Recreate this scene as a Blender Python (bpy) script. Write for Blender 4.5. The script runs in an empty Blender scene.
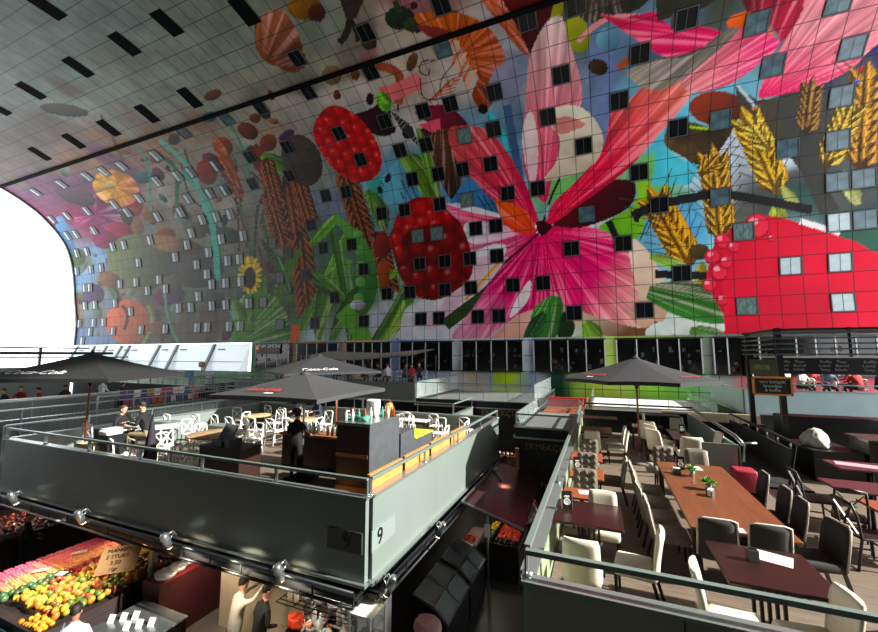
import bpy, math, random
import numpy as np
from mathutils import Vector, Matrix
random.seed(7); rng = np.random.default_rng(7)
SC = bpy.context.scene; COL = SC.collection
PI = math.pi
# ---------------------------------------------------------------- camera model
F = 387.; PITCH = math.atan(39/387); YAW = math.atan(161/(387/math.cos(PITCH))); H = 6.0
def ray(u, v):
    x = (u-439)/F; y = (316-v)/F
    f = math.cos(PITCH)-y*math.sin(PITCH); z = math.sin(PITCH)+y*math.cos(PITCH)
    return (x*math.cos(YAW)-f*math.sin(YAW), x*math.sin(YAW)+f*math.cos(YAW), z)
def onz(u, v, z):
    d = ray(u, v); t = (z-H)/d[2]; return (d[0]*t, d[1]*t, z)
def ony(u, v, Y):
    d = ray(u, v); t = Y/d[1]; return (d[0]*t, Y, H+d[2]*t)
def onx(u, v, X):
    d = ray(u, v); t = X/d[0]; return (X, d[1]*t, H+d[2]*t)
cam = bpy.data.cameras.new('camera'); co = bpy.data.objects.new('camera', cam); COL.objects.link(co)
co.location = (0, 0, H); co.rotation_euler = (PI/2+PITCH, 0, YAW)
cam.sensor_fit = 'HORIZONTAL'; cam.sensor_width = 36; cam.lens = 36*F/878; cam.clip_start = .05; cam.clip_end = 500
SC.camera = co
vs = SC.view_settings; vs.view_transform = 'Standard'; vs.look = 'None'; vs.gamma = 1; vs.use_curve_mapping = False; vs.exposure = 0.12
# ---------------------------------------------------------------- colours and materials
def lin(c):
    return tuple(((x/255)/12.92 if x/255 <= .04045 else ((x/255+.055)/1.055)**2.4) for x in c[:3])
MATS = {}
def mat(name, rgb, rough=.6, metal=0., noise=0., nscale=8., bump=0., trans=0., alpha=1., emit=None, spec=.5, stretch=None):
    if name in MATS: return MATS[name]
    m = bpy.data.materials.new(name); m.use_nodes = True; nt = m.node_tree; b = nt.nodes['Principled BSDF']
    c = lin(rgb); b.inputs['Base Color'].default_value = (*c, 1); b.inputs['Roughness'].default_value = rough
    b.inputs['Metallic'].default_value = metal; b.inputs['Specular IOR Level'].default_value = spec
    if trans: b.inputs['Transmission Weight'].default_value = trans; b.inputs['IOR'].default_value = 1.05
    if alpha < 1: b.inputs['Alpha'].default_value = alpha
    if emit: b.inputs['Emission Color'].default_value = (*lin(rgb), 1); b.inputs['Emission Strength'].default_value = emit
    if noise or bump:
        tc = nt.nodes.new('ShaderNodeTexCoord'); n = nt.nodes.new('ShaderNodeTexNoise'); n.inputs['Scale'].default_value = nscale; n.inputs['Detail'].default_value = 4
        src = tc.outputs['Object']
        if stretch:
            mp = nt.nodes.new('ShaderNodeMapping'); mp.inputs['Scale'].default_value = stretch; nt.links.new(src, mp.inputs['Vector']); src = mp.outputs['Vector']
        nt.links.new(src, n.inputs['Vector'])
        if noise:
            r = nt.nodes.new('ShaderNodeValToRGB'); r.color_ramp.elements[0].position = .3; r.color_ramp.elements[1].position = .7
            r.color_ramp.elements[0].color = (*[x*(1-noise) for x in c], 1); r.color_ramp.elements[1].color = (*[min(1, x*(1+noise)) for x in c], 1)
            nt.links.new(n.outputs['Fac'], r.inputs['Fac']); nt.links.new(r.outputs['Color'], b.inputs['Base Color'])
        if bump:
            bp = nt.nodes.new('ShaderNodeBump'); bp.inputs['Strength'].default_value = bump; bp.inputs['Distance'].default_value = .02
            nt.links.new(n.outputs['Fac'], bp.inputs['Height']); nt.links.new(bp.outputs['Normal'], b.inputs['Normal'])
    MATS[name] = m; return m
# ---------------------------------------------------------------- mesh builder
class MB:
    def __init__(s): s.v = []; s.f = []; s.mi = []; s.m = 0; s.sm = []
    def add(s, vs_, fs, smooth=False):
        o = len(s.v); s.v += [tuple(p) for p in vs_]
        for f in fs: s.f.append([i+o for i in f]); s.mi.append(s.m); s.sm.append(smooth)
        return s
    def box(s, x0, x1, y0, y1, z0, z1, M=None):
        p = [(x0,y0,z0),(x1,y0,z0),(x1,y1,z0),(x0,y1,z0),(x0,y0,z1),(x1,y0,z1),(x1,y1,z1),(x0,y1,z1)]
        if M: p = [M @ Vector(q) for q in p]
        return s.add(p, [(0,3,2,1),(4,5,6,7),(0,1,5,4),(1,2,6,5),(2,3,7,6),(3,0,4,7)])
    def rbox(s, x0, x1, y0, y1, z0, z1, r=.02, M=None):
        # bevelled box: rounded plan outline, small chamfer top and bottom
        def ring(z, ins):
            out = []; rr = max(r-ins, .001)
            for cx, cy, a0 in ((x1-r, y1-r, 0), (x0+r, y1-r, 90), (x0+r, y0+r, 180), (x1-r, y0+r, 270)):
                for k in range(4):
                    a = math.radians(a0+30*k); out.append((cx+rr*math.cos(a), cy+rr*math.sin(a), z))
            return out
        h = min(r, (z1-z0)/2.01)
        rs = [ring(z0, r*.7), ring(z0+h*.3, r*.2), ring(z0+h, 0), ring(z1-h, 0), ring(z1-h*.3, r*.2), ring(z1, r*.7)]
        return s.loft(rs, M)
    def loft(s, rings, M=None, caps=True, smooth=True, closed=True):
        n = len(rings[0]); p = [q for r_ in rings for q in r_]
        if M: p = [M @ Vector(q) for q in p]
        fs = []
        for i in range(len(rings)-1):
            for j in range(n if closed else n-1):
                k = (j+1) % n; fs.append((i*n+j, i*n+k, (i+1)*n+k, (i+1)*n+j))
        s.add(p, fs, smooth)
        if caps:
            o = len(s.v)-len(p)
            s.f.append([o+j for j in range(n)][::-1]); s.mi.append(s.m); s.sm.append(False)
            s.f.append([o+(len(rings)-1)*n+j for j in range(n)]); s.mi.append(s.m); s.sm.append(False)
        return s
    def tube(s, pts, r, n=8, r2=None):
        pts = [Vector(p) for p in pts]; L = len(pts); rings = []
        for i, p in enumerate(pts):
            d = (pts[min(i+1, L-1)]-pts[max(i-1, 0)]).normalized()
            a = Vector((0,0,1)) if abs(d.z) < .9 else Vector((1,0,0))
            e = d.cross(a).normalized(); g = d.cross(e)
            rr = r if r2 is None else r+(r2-r)*i/max(1, L-1)
            rings.append([p+e*math.cos(2*PI*k/n)*rr+g*math.sin(2*PI*k/n)*rr for k in range(n)])
        return s.loft(rings)
    def bar(s, a, b, w, h=None):
        a = Vector(a); b = Vector(b); h = h or w; d = (b-a).normalized()
        u = Vector((0,0,1)) if abs(d.z) < .95 else Vector((0,1,0))
        e = d.cross(u).normalized()*w/2; g = e.cross(d).normalized()*h/2
        return s.add([a-e-g, a+e-g, a+e+g, a-e+g, b-e-g, b+e-g, b+e+g, b-e+g], [(0,3,2,1),(4,5,6,7),(0,1,5,4),(1,2,6,5),(2,3,7,6),(3,0,4,7)])
    def lathe(s, prof, n=16, c=(0,0,0), sx=1, sy=1, M=None):
        rings = [[(c[0]+r*sx*math.cos(2*PI*k/n), c[1]+r*sy*math.sin(2*PI*k/n), c[2]+z) for k in range(n)] for r, z in prof]
        return s.loft(rings, M)
    def ball(s, c, r, n=8, m=6, sx=1, sy=1, sz=1, M=None):
        prof = [(max(.001, r*math.sin(PI*i/m)), -r*sz*math.cos(PI*i/m)) for i in range(m+1)]
        return s.lathe(prof, n, c, sx, sy, M)
    def prism(s, poly, axis, a, b):
        def P(p, t): return {'x': (t, p[0], p[1]), 'y': (p[0], t, p[1]), 'z': (p[0], p[1], t)}[axis]
        n = len(poly); vs_ = [P(p, a) for p in poly]+[P(p, b) for p in poly]
        fs = [list(range(n))[::-1], list(range(n, 2*n))]+[(i, (i+1) % n, n+(i+1) % n, n+i) for i in range(n)]
        return s.add(vs_, fs)
    def mesh(s, name, mats):
        me = bpy.data.meshes.new(name); me.from_pydata(s.v, [], s.f)
        for m in (mats if isinstance(mats, (list, tuple)) else [mats]): me.materials.append(m)
        me.polygons.foreach_set('material_index', s.mi); me.polygons.foreach_set('use_smooth', s.sm)
        me.update()
        import bmesh
        bm = bmesh.new(); bm.from_mesh(me); bmesh.ops.recalc_face_normals(bm, faces=bm.faces); bm.to_mesh(me); bm.free()
        return me
    def obj(s, name, mats, parent=None, loc=None):
        o = bpy.data.objects.new(name, s.mesh(name, mats)); COL.objects.link(o)
        if parent: o.parent = parent
        if loc: o.location = loc
        return o
def tag(o, label, cat, group=None):
    o['label'] = label; o['category'] = cat
    if group: o['group'] = group
    return o
def empty(name, label, cat, loc=(0,0,0), rz=0, group=None):
    o = bpy.data.objects.new(name, None); COL.objects.link(o); o.location = loc; o.rotation_euler = (0, 0, rz); o.empty_display_size = .1
    return tag(o, label, cat, group)
def struct(o): o['kind'] = 'structure'; return o
def dup(root, loc, rz=0, label=None, group=None, sc=None):
    def cp(o, par):
        c = o.copy(); COL.objects.link(c); c.parent = par
        for ch in o.children: cp(ch, c)
        return c
    r = cp(root, None); r.location = loc; r.rotation_euler = (0, 0, rz)
    if label: r['label'] = label
    if group: r['group'] = group
    if sc: r.scale = (sc, sc, sc)
    return r
# ---------------------------------------------------------------- vault profile (Y,Z), from the wall foot up and over
def catmull(pts, n=8, closed=False):
    pts = np.array(pts, float); out = []; N = len(pts)
    rngi = range(N) if closed else range(N-1)
    for i in rngi:
        if closed: p0, p1, p2, p3 = pts[(i-1) % N], pts[i], pts[(i+1) % N], pts[(i+2) % N]
        else: p0, p1, p2, p3 = pts[max(i-1, 0)], pts[i], pts[i+1], pts[min(i+2, N-1)]
        for k in range(n):
            t = k/n; out.append(.5*((2*p1)+(-p0+p2)*t+(2*p0-5*p1+4*p2-p3)*t*t+(-p0+3*p1-3*p2+p3)*t**3))
    if not closed: out.append(pts[-1])
    return np.array(out)
half = [(30,7.3),(30,10.5),(29.6,13.6),(29.3,16.2),(28.85,18.6),(28.15,20.6),(27.2,22.1),(26.1,23.3),(25,24.3),(23.8,25.1),(22.6,25.75),(21.3,26.3),(19.3,27.0),(17,27.7),(14,28.25),(10,28.5)]
prof = half+[(20-y, z) for y, z in half[::-1][1:]]
PR = catmull(prof, 10)
seg = np.hypot(*(PR[1:]-PR[:-1]).T); TT = np.concatenate([[0], np.cumsum(seg)])   # arc length
T_LINE = float(np.interp(0, [0], [0]))
iL = int(np.argmin(np.abs(PR[:len(PR)//2, 0]-21.3))); T_LINE = float(TT[iL])
PRX = np.vstack([[30, -10], PR]); TTX = np.concatenate([[-17.3], TT])
def st(u, v):
    """where the sight line through a photograph point meets the vault: X along the hall, t up the curve"""
    d = ray(u, v); best = None
    for i in range(len(PRX)-1):
        a = PRX[i]-(0, H); b = PRX[i+1]-(0, H)
        ca = d[1]*a[1]-d[2]*a[0]; cb = d[1]*b[1]-d[2]*b[0]
        if ca == cb or ca*cb > 0: continue
        k = ca/(ca-cb); p = a+(b-a)*k
        den = d[1]**2+d[2]**2; t = (p[0]*d[1]+p[1]*d[2])/den
        if t > 0: return (d[0]*t, TTX[i]+k*(TTX[i+1]-TTX[i]))
    return None
def yz(t):
    return float(np.interp(t, TT, PR[:, 0])), float(np.interp(t, TT, PR[:, 1]))
# ---------------------------------------------------------------- the printed mural, painted into a colour layer of the panels
XS = np.concatenate([np.arange(-66.3, -30, .2), np.arange(-30, -14, .1), np.arange(-14, 19, .065), np.arange(19, 22.01, .5)])
TMAX = float(np.interp(8.5, -PR[len(PR)//4:3*len(PR)//4, 0], TT[len(PR)//4:3*len(PR)//4]) if False else TT[len(PR)//2]+2)
TS = np.concatenate([np.arange(0, 21, .075), np.arange(21, TMAX, .1)]); TS2 = np.arange(TMAX, TT[-1], .8)
TS2 = np.append(TS2, TT[-1])
class Lat:
    def __init__(s, seed): s.g = np.random.default_rng(seed).random((257, 257))
    def __call__(s, x, y):
        x = np.mod(x, 256); y = np.mod(y, 256); xi = x.astype(int); yi = y.astype(int); fx = x-xi; fy = y-yi
        fx = fx*fx*(3-2*fx); fy = fy*fy*(3-2*fy); g = s.g
        return (g[xi, yi]*(1-fx)+g[xi+1, yi]*fx)*(1-fy)+(g[xi, yi+1]*(1-fx)+g[xi+1, yi+1]*fx)*fy
N1, N2, N3 = Lat(1), Lat(2), Lat(3)
gx, gt = np.meshgrid(XS, TS, indexing='ij'); gx = gx.ravel(); gt = gt.ravel()
C = np.zeros((gx.size, 3))
warp = lambda X: 22*np.log(40.-np.asarray(X, float))
ANCH = [(50,50,130,145,138),(200,20,132,140,125),(120,90,150,158,145),(50,130,110,100,95),(20,160,105,95,90),(60,190,115,70,100),(100,205,135,55,95),(250,80,165,160,140),(330,40,130,125,110),(400,60,190,175,160),(420,20,150,95,95),(350,90,190,182,170),
(150,150,150,115,88),(230,150,160,145,125),(200,180,160,150,140),(180,230,130,120,104),(140,250,110,115,90),(200,280,92,100,85),(120,300,125,110,90),(180,320,100,85,76),(230,310,92,95,80),(85,260,120,150,180),(80,320,105,125,155),(250,250,130,125,115),
(260,200,110,140,130),(280,160,140,140,130),(330,200,120,125,145),(370,190,130,175,195),(400,180,110,175,205),(340,240,90,115,100),(300,300,75,110,55),(350,300,80,130,55),(400,230,80,145,165),(405,330,190,200,215),(385,310,120,160,120),
(470,90,205,195,190),(505,60,150,150,160),(512,130,85,110,135),(480,190,90,150,190),(480,280,225,225,230),(500,240,228,228,233),(600,100,110,125,165),(620,60,95,125,150),(660,150,95,190,215),(700,180,185,210,225),(640,190,120,190,80),(660,225,100,175,215),
(750,160,210,220,230),(790,130,75,78,72),(830,185,85,88,85),(870,170,60,65,90),(850,75,50,40,95),(720,270,170,225,230),(700,320,205,225,220),(640,335,225,225,220),(560,325,205,215,190),(430,330,205,210,220),(860,215,60,95,85),(585,10,90,90,60),(690,10,70,75,60),(660,250,120,190,220)]
A = []
for u, v, r, g, b in ANCH:
    p = st(u, v)
    if p: A.append((float(warp(p[0])), p[1], *lin((r, g, b))))
A = np.array(A); wx = warp(gx)
num = np.zeros_like(C); den = np.zeros(gx.size)
jx = (N1(gx*.35, gt*.35)-.5)*5; jt = (N2(gx*.35, gt*.35)-.5)*5
for a in A:
    w = 1/((wx+jx-a[0])**2*1.3+(gt+jt-a[1])**2+.3)**2; num += w[:, None]*a[2:]; den += w
C[:] = num/den[:, None]
C *= (.8+.4*N3(gx*.9, gt*.9))[:, None]*(.9+.2*N2(gx*3, gt*3))[:, None]
def inpoly(P, x, y):
    ins = np.zeros(x.size, bool); n = len(P); j = n-1
    for i in range(n):
        xi, yi = P[i]; xj, yj = P[j]
        if yi != yj:
            c = ((yi > y) != (yj > y)) & (x < (xj-xi)*(y-yi)/(yj-yi)+xi); ins ^= c
        j = i
    return ins
def S(pts): return np.array([p for p in (st(*q) for q in pts) if p is not None])
def region(P):
    m = (gx >= P[:, 0].min()) & (gx <= P[:, 0].max()) & (gt >= P[:, 1].min()) & (gt <= P[:, 1].max())
    ix = np.nonzero(m)[0]
    if not ix.size: return ix
    return ix[inpoly(P, gx[ix], gt[ix])]
def shape(pts, c0, c1=None, g=None, veins=None, vn=24, va=.25, c2=None, smooth=True, mottle=.12, edge=None):
    """a painted shape: control points, colour c0 to c1 along the line g, veins fanning out from a point"""
    P = S(pts)
    if len(P) < 3: return
    if smooth: P = catmull(P, 6, True)
    ix = region(P)
    if not ix.size: return
    x, t = gx[ix], gt[ix]; col = np.tile(lin(c0), (ix.size, 1))
    if c1 is not None and g is not None:
        a, b = S(g); d = b-a; k = np.clip(((x-a[0])*d[0]+(t-a[1])*d[1])/(d@d), 0, 1)
        if c2 is not None:
            k2 = np.clip(k*2, 0, 1)[:, None]; k3 = np.clip(k*2-1, 0, 1)[:, None]
            col = np.array(lin(c0))*(1-k2)+np.array(lin(c1))*k2; col = col*(1-k3)+np.array(lin(c2))*k3
        else: col = np.array(lin(c0))*(1-k[:, None])+np.array(lin(c1))*k[:, None]
    if veins is not None:
        a = S([veins])[0]; an = np.arctan2(t-a[1], x-a[0]); r = np.hypot(x-a[0], t-a[1])
        s = N1(an*vn+50+r*.12, r*.25+9)*.6+N2(an*vn*2.3+80, r*.15)*.4
        s = np.clip((s-.5)*1.7+.5, 0, 1); col = col*(1-va*1.3+2.3*va*s)[:, None]
        hi = np.clip((s-.62)*4, 0, 1)[:, None]*.3*np.clip(r/4, 0, 1)[:, None]; col = col*(1-hi)+hi*np.array(lin((255, 215, 225)))
    col = col*(1-mottle+2*mottle*N3(x*1.7, t*1.7))[:, None]
    C[ix] = col
def ell(u, v, a, b, ang=0, n=14):
    ca, sa = math.cos(math.radians(ang)), math.sin(math.radians(ang))
    return [(u+a*math.cos(2*PI*k/n)*ca-b*math.sin(2*PI*k/n)*sa, v+a*math.cos(2*PI*k/n)*sa+b*math.sin(2*PI*k/n)*ca) for k in range(n)]
def blob(u, v, a, b, ang, c, c1=None, **k):
    ca, sa = math.cos(math.radians(ang)), math.sin(math.radians(ang))
    shape(ell(u, v, a, b, ang), c, c1 or tuple(x*.5 for x in c), [(u-b*.7, v-b*.7), (u+b, v+b)], **k)
def berry(pts, c, dark, cell=1.1, seed=5):
    P = catmull(S(pts), 6, True); ix = region(P); x, t = gx[ix], gt[ix]
    r = np.random.default_rng(seed); k = 1/cell; bx = x*k; bt = t*k+(np.floor(bx) % 2)*.5; best = np.full(ix.size, 9.); hl = np.full(ix.size, 9.)
    jit = r.random((64, 64, 2))*.4
    for dx in (-1, 0, 1):
        for dt in (-1, 0, 1):
            cx = np.floor(bx)+dx; ct = np.floor(bt)+dt; J = jit[cx.astype(int) % 64, ct.astype(int) % 64]
            px_ = cx+.3+J[:, 0]; pt = ct+.3+J[:, 1]
            d = np.hypot(bx-px_, bt-pt); h = np.hypot(bx-px_+.12, bt-pt-.15); hl = np.where(d < best, h, hl); best = np.minimum(best, d)
    w = np.clip(1.35-best*1.7, .12, 1)[:, None]
    col = np.array(lin(dark))*(1-w)+np.array(lin(c))*w
    s = np.clip(1-hl*4.5, 0, 1)[:, None]*.35*(N1(x*2, t*2) > .45)[:, None]; col = col*(1-s)+s*np.array(lin((255, 190, 180)))
    C[ix] = col
def leaf(p0, p1, w, c, bend=0., c1=None, stripes=True):
    p0 = np.array(p0, float); p1 = np.array(p1, float); d = p1-p0; n = np.array((-d[1], d[0]))/np.hypot(*d); L = []
    for k in range(9):
        t = k/8; m = p0+d*t+n*bend*math.sin(PI*t); L.append((m, w*math.sin(PI*min(1, t*.85+.08))**.8))
    pts = [tuple(m+n*h) for m, h in L]+[tuple(m-n*h) for m, h in L[::-1]]
    shape(pts, c, c1 or tuple(x*.55 for x in c), [tuple(p0+n*w), tuple(p0-n*w)] if c1 is None else [tuple(p0), tuple(p1)], veins=tuple(p0-d*.5) if stripes else None, vn=40, va=.3, smooth=False)
def wheat(p0, p1, w, c, n=9, spike=True):
    p0 = np.array(p0, float); p1 = np.array(p1, float); d = p1-p0; L = np.hypot(*d); e = d/L; q = np.array((-e[1], e[0]))
    if spike:
        for k in range(n):
            for s in (-1, 1):
                m = p0+d*(k+.5)/n; stroke([tuple(m), tuple(m+e*L*.35+q*s*w*2.2)], .5, tuple(x*.45 for x in c))
    shape([tuple(p0-q*w*.5), tuple(p0+d*.5-q*w*.95), tuple(p1+e*4), tuple(p0+d*.5+q*w*.95), tuple(p0+q*w*.5)], tuple(x*.62 for x in c), tuple(x*.38 for x in c), [tuple(p0+d*.5-q*w), tuple(p0+d*.5+q*w)])
    for k in range(n):
        for s in (-1, 1, 0):
            m = p0+d*((k+.1+.4*(s == 0))/n)+q*s*w*.35; a = L/n*2.3; dirv = e+q*s*.62; dirv /= np.hypot(*dirv); tip = m+dirv*a
            nn = np.array((-dirv[1], dirv[0]))*w*.5*(1-.15*abs(s)); j = .8+.35*random.random()
            shape([tuple(m), tuple(m+dirv*a*.4+nn), tuple(tip), tuple(m+dirv*a*.4-nn)], tuple(min(255, x*j) for x in c), tuple(x*.35*j for x in c), [tuple(m+dirv*a*.4+nn*.6), tuple(m+dirv*a*.4-nn)], smooth=False)
            stroke([tuple(m+dirv*a*.1+nn*.2), tuple(m+dirv*a*.85)], w*.045, tuple(min(255, x*1.15+25) for x in c)); stroke([tuple(m-nn*.4), tuple(m+dirv*a*.8-nn*.25)], w*.05, tuple(x*.3 for x in c))
def stroke(pts, w, c):
    pts = catmull(np.array(pts, float), 5) if len(pts) > 2 else np.array(pts, float)
    L = []; R = []
    for i in range(len(pts)):
        d = pts[min(i+1, len(pts)-1)]-pts[max(i-1, 0)]; n = np.array((-d[1], d[0]))/(np.hypot(*d)+1e-9)*w; L.append(tuple(pts[i]+n)); R.append(tuple(pts[i]-n))
    shape(L+R[::-1], c, smooth=False)
HP = (238, 12, 100)
# far left: many small fruits, flowers and shells
for k in range(110):
    u = random.uniform(60, 290); v = random.uniform(100, 335)
    if (u < 76 and v > 230) or v < 186-.372*u+6: continue
    a = random.uniform(3, 11); c = random.choice([(150,110,75),(120,60,70),(95,110,70),(160,120,60),(80,70,60),(70,110,120),(150,75,45),(110,40,80),(70,60,50),(120,140,120),(90,60,100)])
    blob(u, v, a, a*random.uniform(.4, 1), random.uniform(0, 180), c)
for k in range(26):
    u = random.uniform(90, 280); v = random.uniform(110, 320); stroke([(u, v), (u+random.uniform(5, 18), v+random.uniform(15, 35)), (u+random.uniform(5, 30), v+random.uniform(40, 70))], random.uniform(.8, 2.2), random.choice([(70,150,130),(60,110,70),(110,80,50),(60,60,50),(130,170,160)]))
shape(ell(95, 215, 30, 18, 30), (150, 25, 90), (90, 30, 80), [(75,205),(120,230)], veins=(95,215), vn=6)
blob(75, 195, 22, 9, 20, (100,70,85)); blob(65, 235, 7, 20, -20, (110,150,190)); blob(120, 232, 14, 10, 20, (165,20,80)); blob(133, 200, 10, 8, 0, (190,30,60)); blob(105, 240, 12, 9, 0, (140,30,90))
shape(ell(116, 188, 24, 17, 20), (225,165,50), (190,110,40), [(105,180),(135,200)], veins=(116,188), vn=5, va=.35)
blob(110, 185, 5, 4, 0, (230,200,110))
blob(140, 262, 34, 28, 10, (112,120,82)); blob(197, 268, 27, 20, 0, (85,80,72)); blob(175, 245, 30, 8, 10, (150,115,80)); blob(128, 322, 22, 22, 0, (205,110,75), (120,75,55)); stroke([(122,305),(128,316),(124,330)], 1.5, (70,40,30))
stroke([(148,305),(152,325),(142,345)], 1.5, (120,150,80)); stroke([(183,170),(205,200),(213,230),(218,280)], 3, (80,170,150)); stroke([(160,140),(190,170),(207,215)], 2.4, (110,175,160))
for u, v in ((170,285),(215,300),(110,280),(195,230),(228,235),(160,330)): blob(u, v, 12, 8, 20, random.choice([(110,105,85),(130,90,60),(75,85,75)]))
# upper ceiling floats
for u, v, a, b, an, c in ((276,41,21,26,-20,(170,95,55)),(263,28,9,8,0,(120,60,35)),(213,95,9,5,-20,(130,65,35)),(64,110,25,6,8,(85,75,68)),(305,8,18,12,0,(165,110,30)),(317,13,9,9,0,(95,45,25)),(248,131,11,8,30,(120,60,30)),(255,118,6,5,0,(135,70,35)),(207,172,10,13,-20,(165,60,50)),
    (271,95,3,6,-20,(140,70,30)),(273,121,6,3,20,(165,120,60)),(369,43,8,7,20,(85,62,48)),(412,62,5,10,20,(120,85,55)),(332,75,10,10,0,(150,120,85)),(355,75,5,5,20,(130,70,35)),(337,95,4,5,0,(125,65,35)),(370,99,4,6,0,(45,30,22)),(408,132,6,7,0,(40,25,22)),(414,6,4,4,0,(80,30,20)),(530,96,1,1,0,(60,50,40))):
    blob(u, v, a, b, an, c)
shape([(262,15),(285,12),(302,45),(305,68),(288,72),(272,60),(256,40)], (185,110,70), (110,55,30), [(262,20),(300,70)], veins=(262,70), vn=14, va=.4)
stroke([(345,0),(350,18),(346,34),(339,43)], 3.5, (50,42,38)); stroke([(350,18),(356,30),(358,42)], 2.6, (50,42,38)); shape([(338,-5),(366,-5),(356,18),(347,20)], (62,52,48), smooth=False)
blob(400, 18, 15, 12, 0, (45,60,45)); blob(415, 25, 12, 8, 0, (60,70,50)); stroke([(395,0),(400,12)], 3, (50,70,45))
shape([(418,22),(445,10),(462,15),(455,32),(440,40),(425,34)], (140,55,50), smooth=True)
# chilli and prawn on the left of the flower
stroke([(368,66),(385,67),(398,74),(400,88),(398,104)], 4.5, (165,85,55)); stroke([(380,95),(395,92),(420,80)], 8, (225,120,120)); stroke([(398,104),(398,112)], 1, (60,30,20))
shape([(212,138),(222,142),(236,170),(244,196),(240,202),(230,188),(218,160)], (190,95,40), (120,55,25), [(215,145),(240,200)], veins=(190,120), vn=60)
stroke([(250,150),(265,165),(275,190)], 9, (130,60,35)); leaf((262,155),(292,172), 8, (130,200,50)); leaf((268,165),(300,250), 9, (120,60,30))
shape([(415,14),(440,12),(463,14),(486,25),(501,45),(505,60),(498,82),(491,106),(480,108),(472,95),(478,78),(470,66),(462,50),(452,34),(438,27),(420,24)], (205,105,35), (150,60,20), [(445,15),(490,100)], veins=(455,60), vn=16, va=.3)
for k in range(7): stroke([(456+k*3.4, 36+k*5.5), (450+k*3.2, 44+k*6), (446+k*3.5, 52+k*6)], 1.4, random.choice([(210,110,60),(235,170,120),(170,60,40)]))
for k in range(5): stroke([(462-k*2, 75+k*4), (448-k*4, 82+k*4), (440-k*2, 92+k*3)], .8, (190,90,50))
stroke([(435,60),(422,62),(420,72),(428,75),(430,68)], .7, (80,55,45)); stroke([(420,78),(424,98),(445,98),(470,92)], .7, (80,55,45)); stroke([(455,62),(440,85),(450,120)], .6, (80,55,45))
blob(483, 109, 5, 5, 0, (35,20,15)); blob(506, 82, 16, 22, 30, (150,150,170), (120,125,150))
# teal stripes and orange pepper
stroke([(489,112),(503,135),(512,175)], 2.5, (70,190,195)); stroke([(507,105),(515,150),(520,180)], 4, (70,95,130))
shape([(494,-6),(552,-6),(552,10),(546,24),(530,56),(514,30)], (95,18,22), (60,12,18), [(500,0),(530,50)])
shape([(478,-6),(498,-4),(512,18),(530,56),(516,46),(498,22)], (205,95,35), (160,70,30), [(480,0),(528,50)], veins=(440,-40), vn=60)
shape([(540,-8),(640,-8),(640,8),(605,20),(585,22),(560,4)], (75,70,40), (50,50,35), [(560,0),(620,20)], veins=(600,-60), vn=30)
blob(577, 34, 13, 19, -15, (170,175,50), (110,115,30)); stroke([(560,-5),(556,18)], 5, (150,150,40)); stroke([(578,42),(590,30),(610,18),(640,16)], 2.5, (225,150,150)); stroke([(640,22),(640,48),(618,68)], 3.5, (165,85,45)); blob(598, 67, 10, 8, 20, (70,50,35))
blob(608, 40, 12, 12, 0, (120,170,200)); blob(650, 45, 12, 20, 0, (110,130,160))
# dark pod and eggplant near the top of the raspberry
shape([(352,116),(372,108),(386,98),(392,120),(395,132),(378,136),(360,124)], (60,22,38), (35,15,25), [(360,110),(390,135)]); leaf((380,92),(388,112), 7, (110,190,50)); stroke([(378,92),(386,104)], 2, (140,210,60))
shape([(420,130),(440,125),(470,140),(465,165),(445,160),(425,145)], (75,25,35), (45,22,22), [(420,130),(465,165)]); shape([(415,112),(445,105),(470,128),(455,135),(438,128)], (150,35,65), (85,30,40), [(415,115),(465,130)]); shape([(418,125),(440,118),(441,138)], (230,90,120), smooth=False)
shape([(425,140),(456,132),(462,190),(452,200),(440,180)], (110,65,35), (60,45,30), [(425,140),(460,195)], veins=(440,100), vn=40, va=.5)
for k in range(6): stroke([(392+k*3, 112+k*2), (402+k*4, 130+k*4)], .7, (50,55,60))
for k in range(7): stroke([(365+k*9, 168+k*3), (380+k*8, 190+k*3)], .6, (40,60,80))
shape([(382,176),(398,160),(400,190),(404,205),(385,205)], (110,185,210), smooth=False); shape([(372,140),(378,170),(384,200),(376,205),(366,180)], (70,175,165), smooth=False)
blob(388, 178, 3, 5, 20, (35,35,40)); blob(380, 190, 3, 4, -20, (35,35,40))
# leaves between the berries and wheat heads
leaf((398,150),(436,205), 12, (140,205,60), -6); leaf((366,190),(385,232), 9, (120,190,60), -4); leaf((418,128),(440,200), 6, (130,190,60))
for p in (((286,180),(300,260)),((296,175),(310,220)),((343,168),(366,240)),((268,190),(282,240)),((300,235),(308,310)),((378,235),(390,290)),((266,160),(276,200))):
    wheat(p[0], p[1], 8, (150,85,45), 9, False)
for a in (((300,330),(345,235),10,(110,180,50),6),((265,340),(300,250),10,(95,150,50),-8),((318,340),(350,260),12,(130,200,60),-10),((350,345),(330,225),8,(90,160,60),6),((258,345),(262,270),9,(90,150,60),0),((330,345),(400,270),10,(120,185,60),-14),((372,345),(412,275),13,(95,150,60),8),((380,345),(404,300),6,(170,210,90),4),((345,300),(305,270),9,(120,190,60),0),((290,300),(262,240),6,(90,150,70),4),((395,345),(425,300),7,(70,120,50),5),((310,245),(338,215),7,(120,190,60),0)):
    leaf(a[0], a[1], a[2]*.8, a[3], a[4])
shape([(234,345),(240,300),(262,292),(282,305),(292,340),(280,348)], (95,160,50), (60,120,45), [(240,300),(290,345)], veins=(230,350), vn=20)
shape([(333,212),(342,218),(362,236),(375,262),(377,290),(368,312),(352,318),(348,305),(358,290),(360,265),(350,240),(338,225)], (105,175,75), (55,120,50), [(335,230),(377,280)])
for v in (235,250,266,282,298): blob(362-abs(v-270)*.12, v, 5, 5, 0, (125,190,95), (70,130,60))
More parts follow.
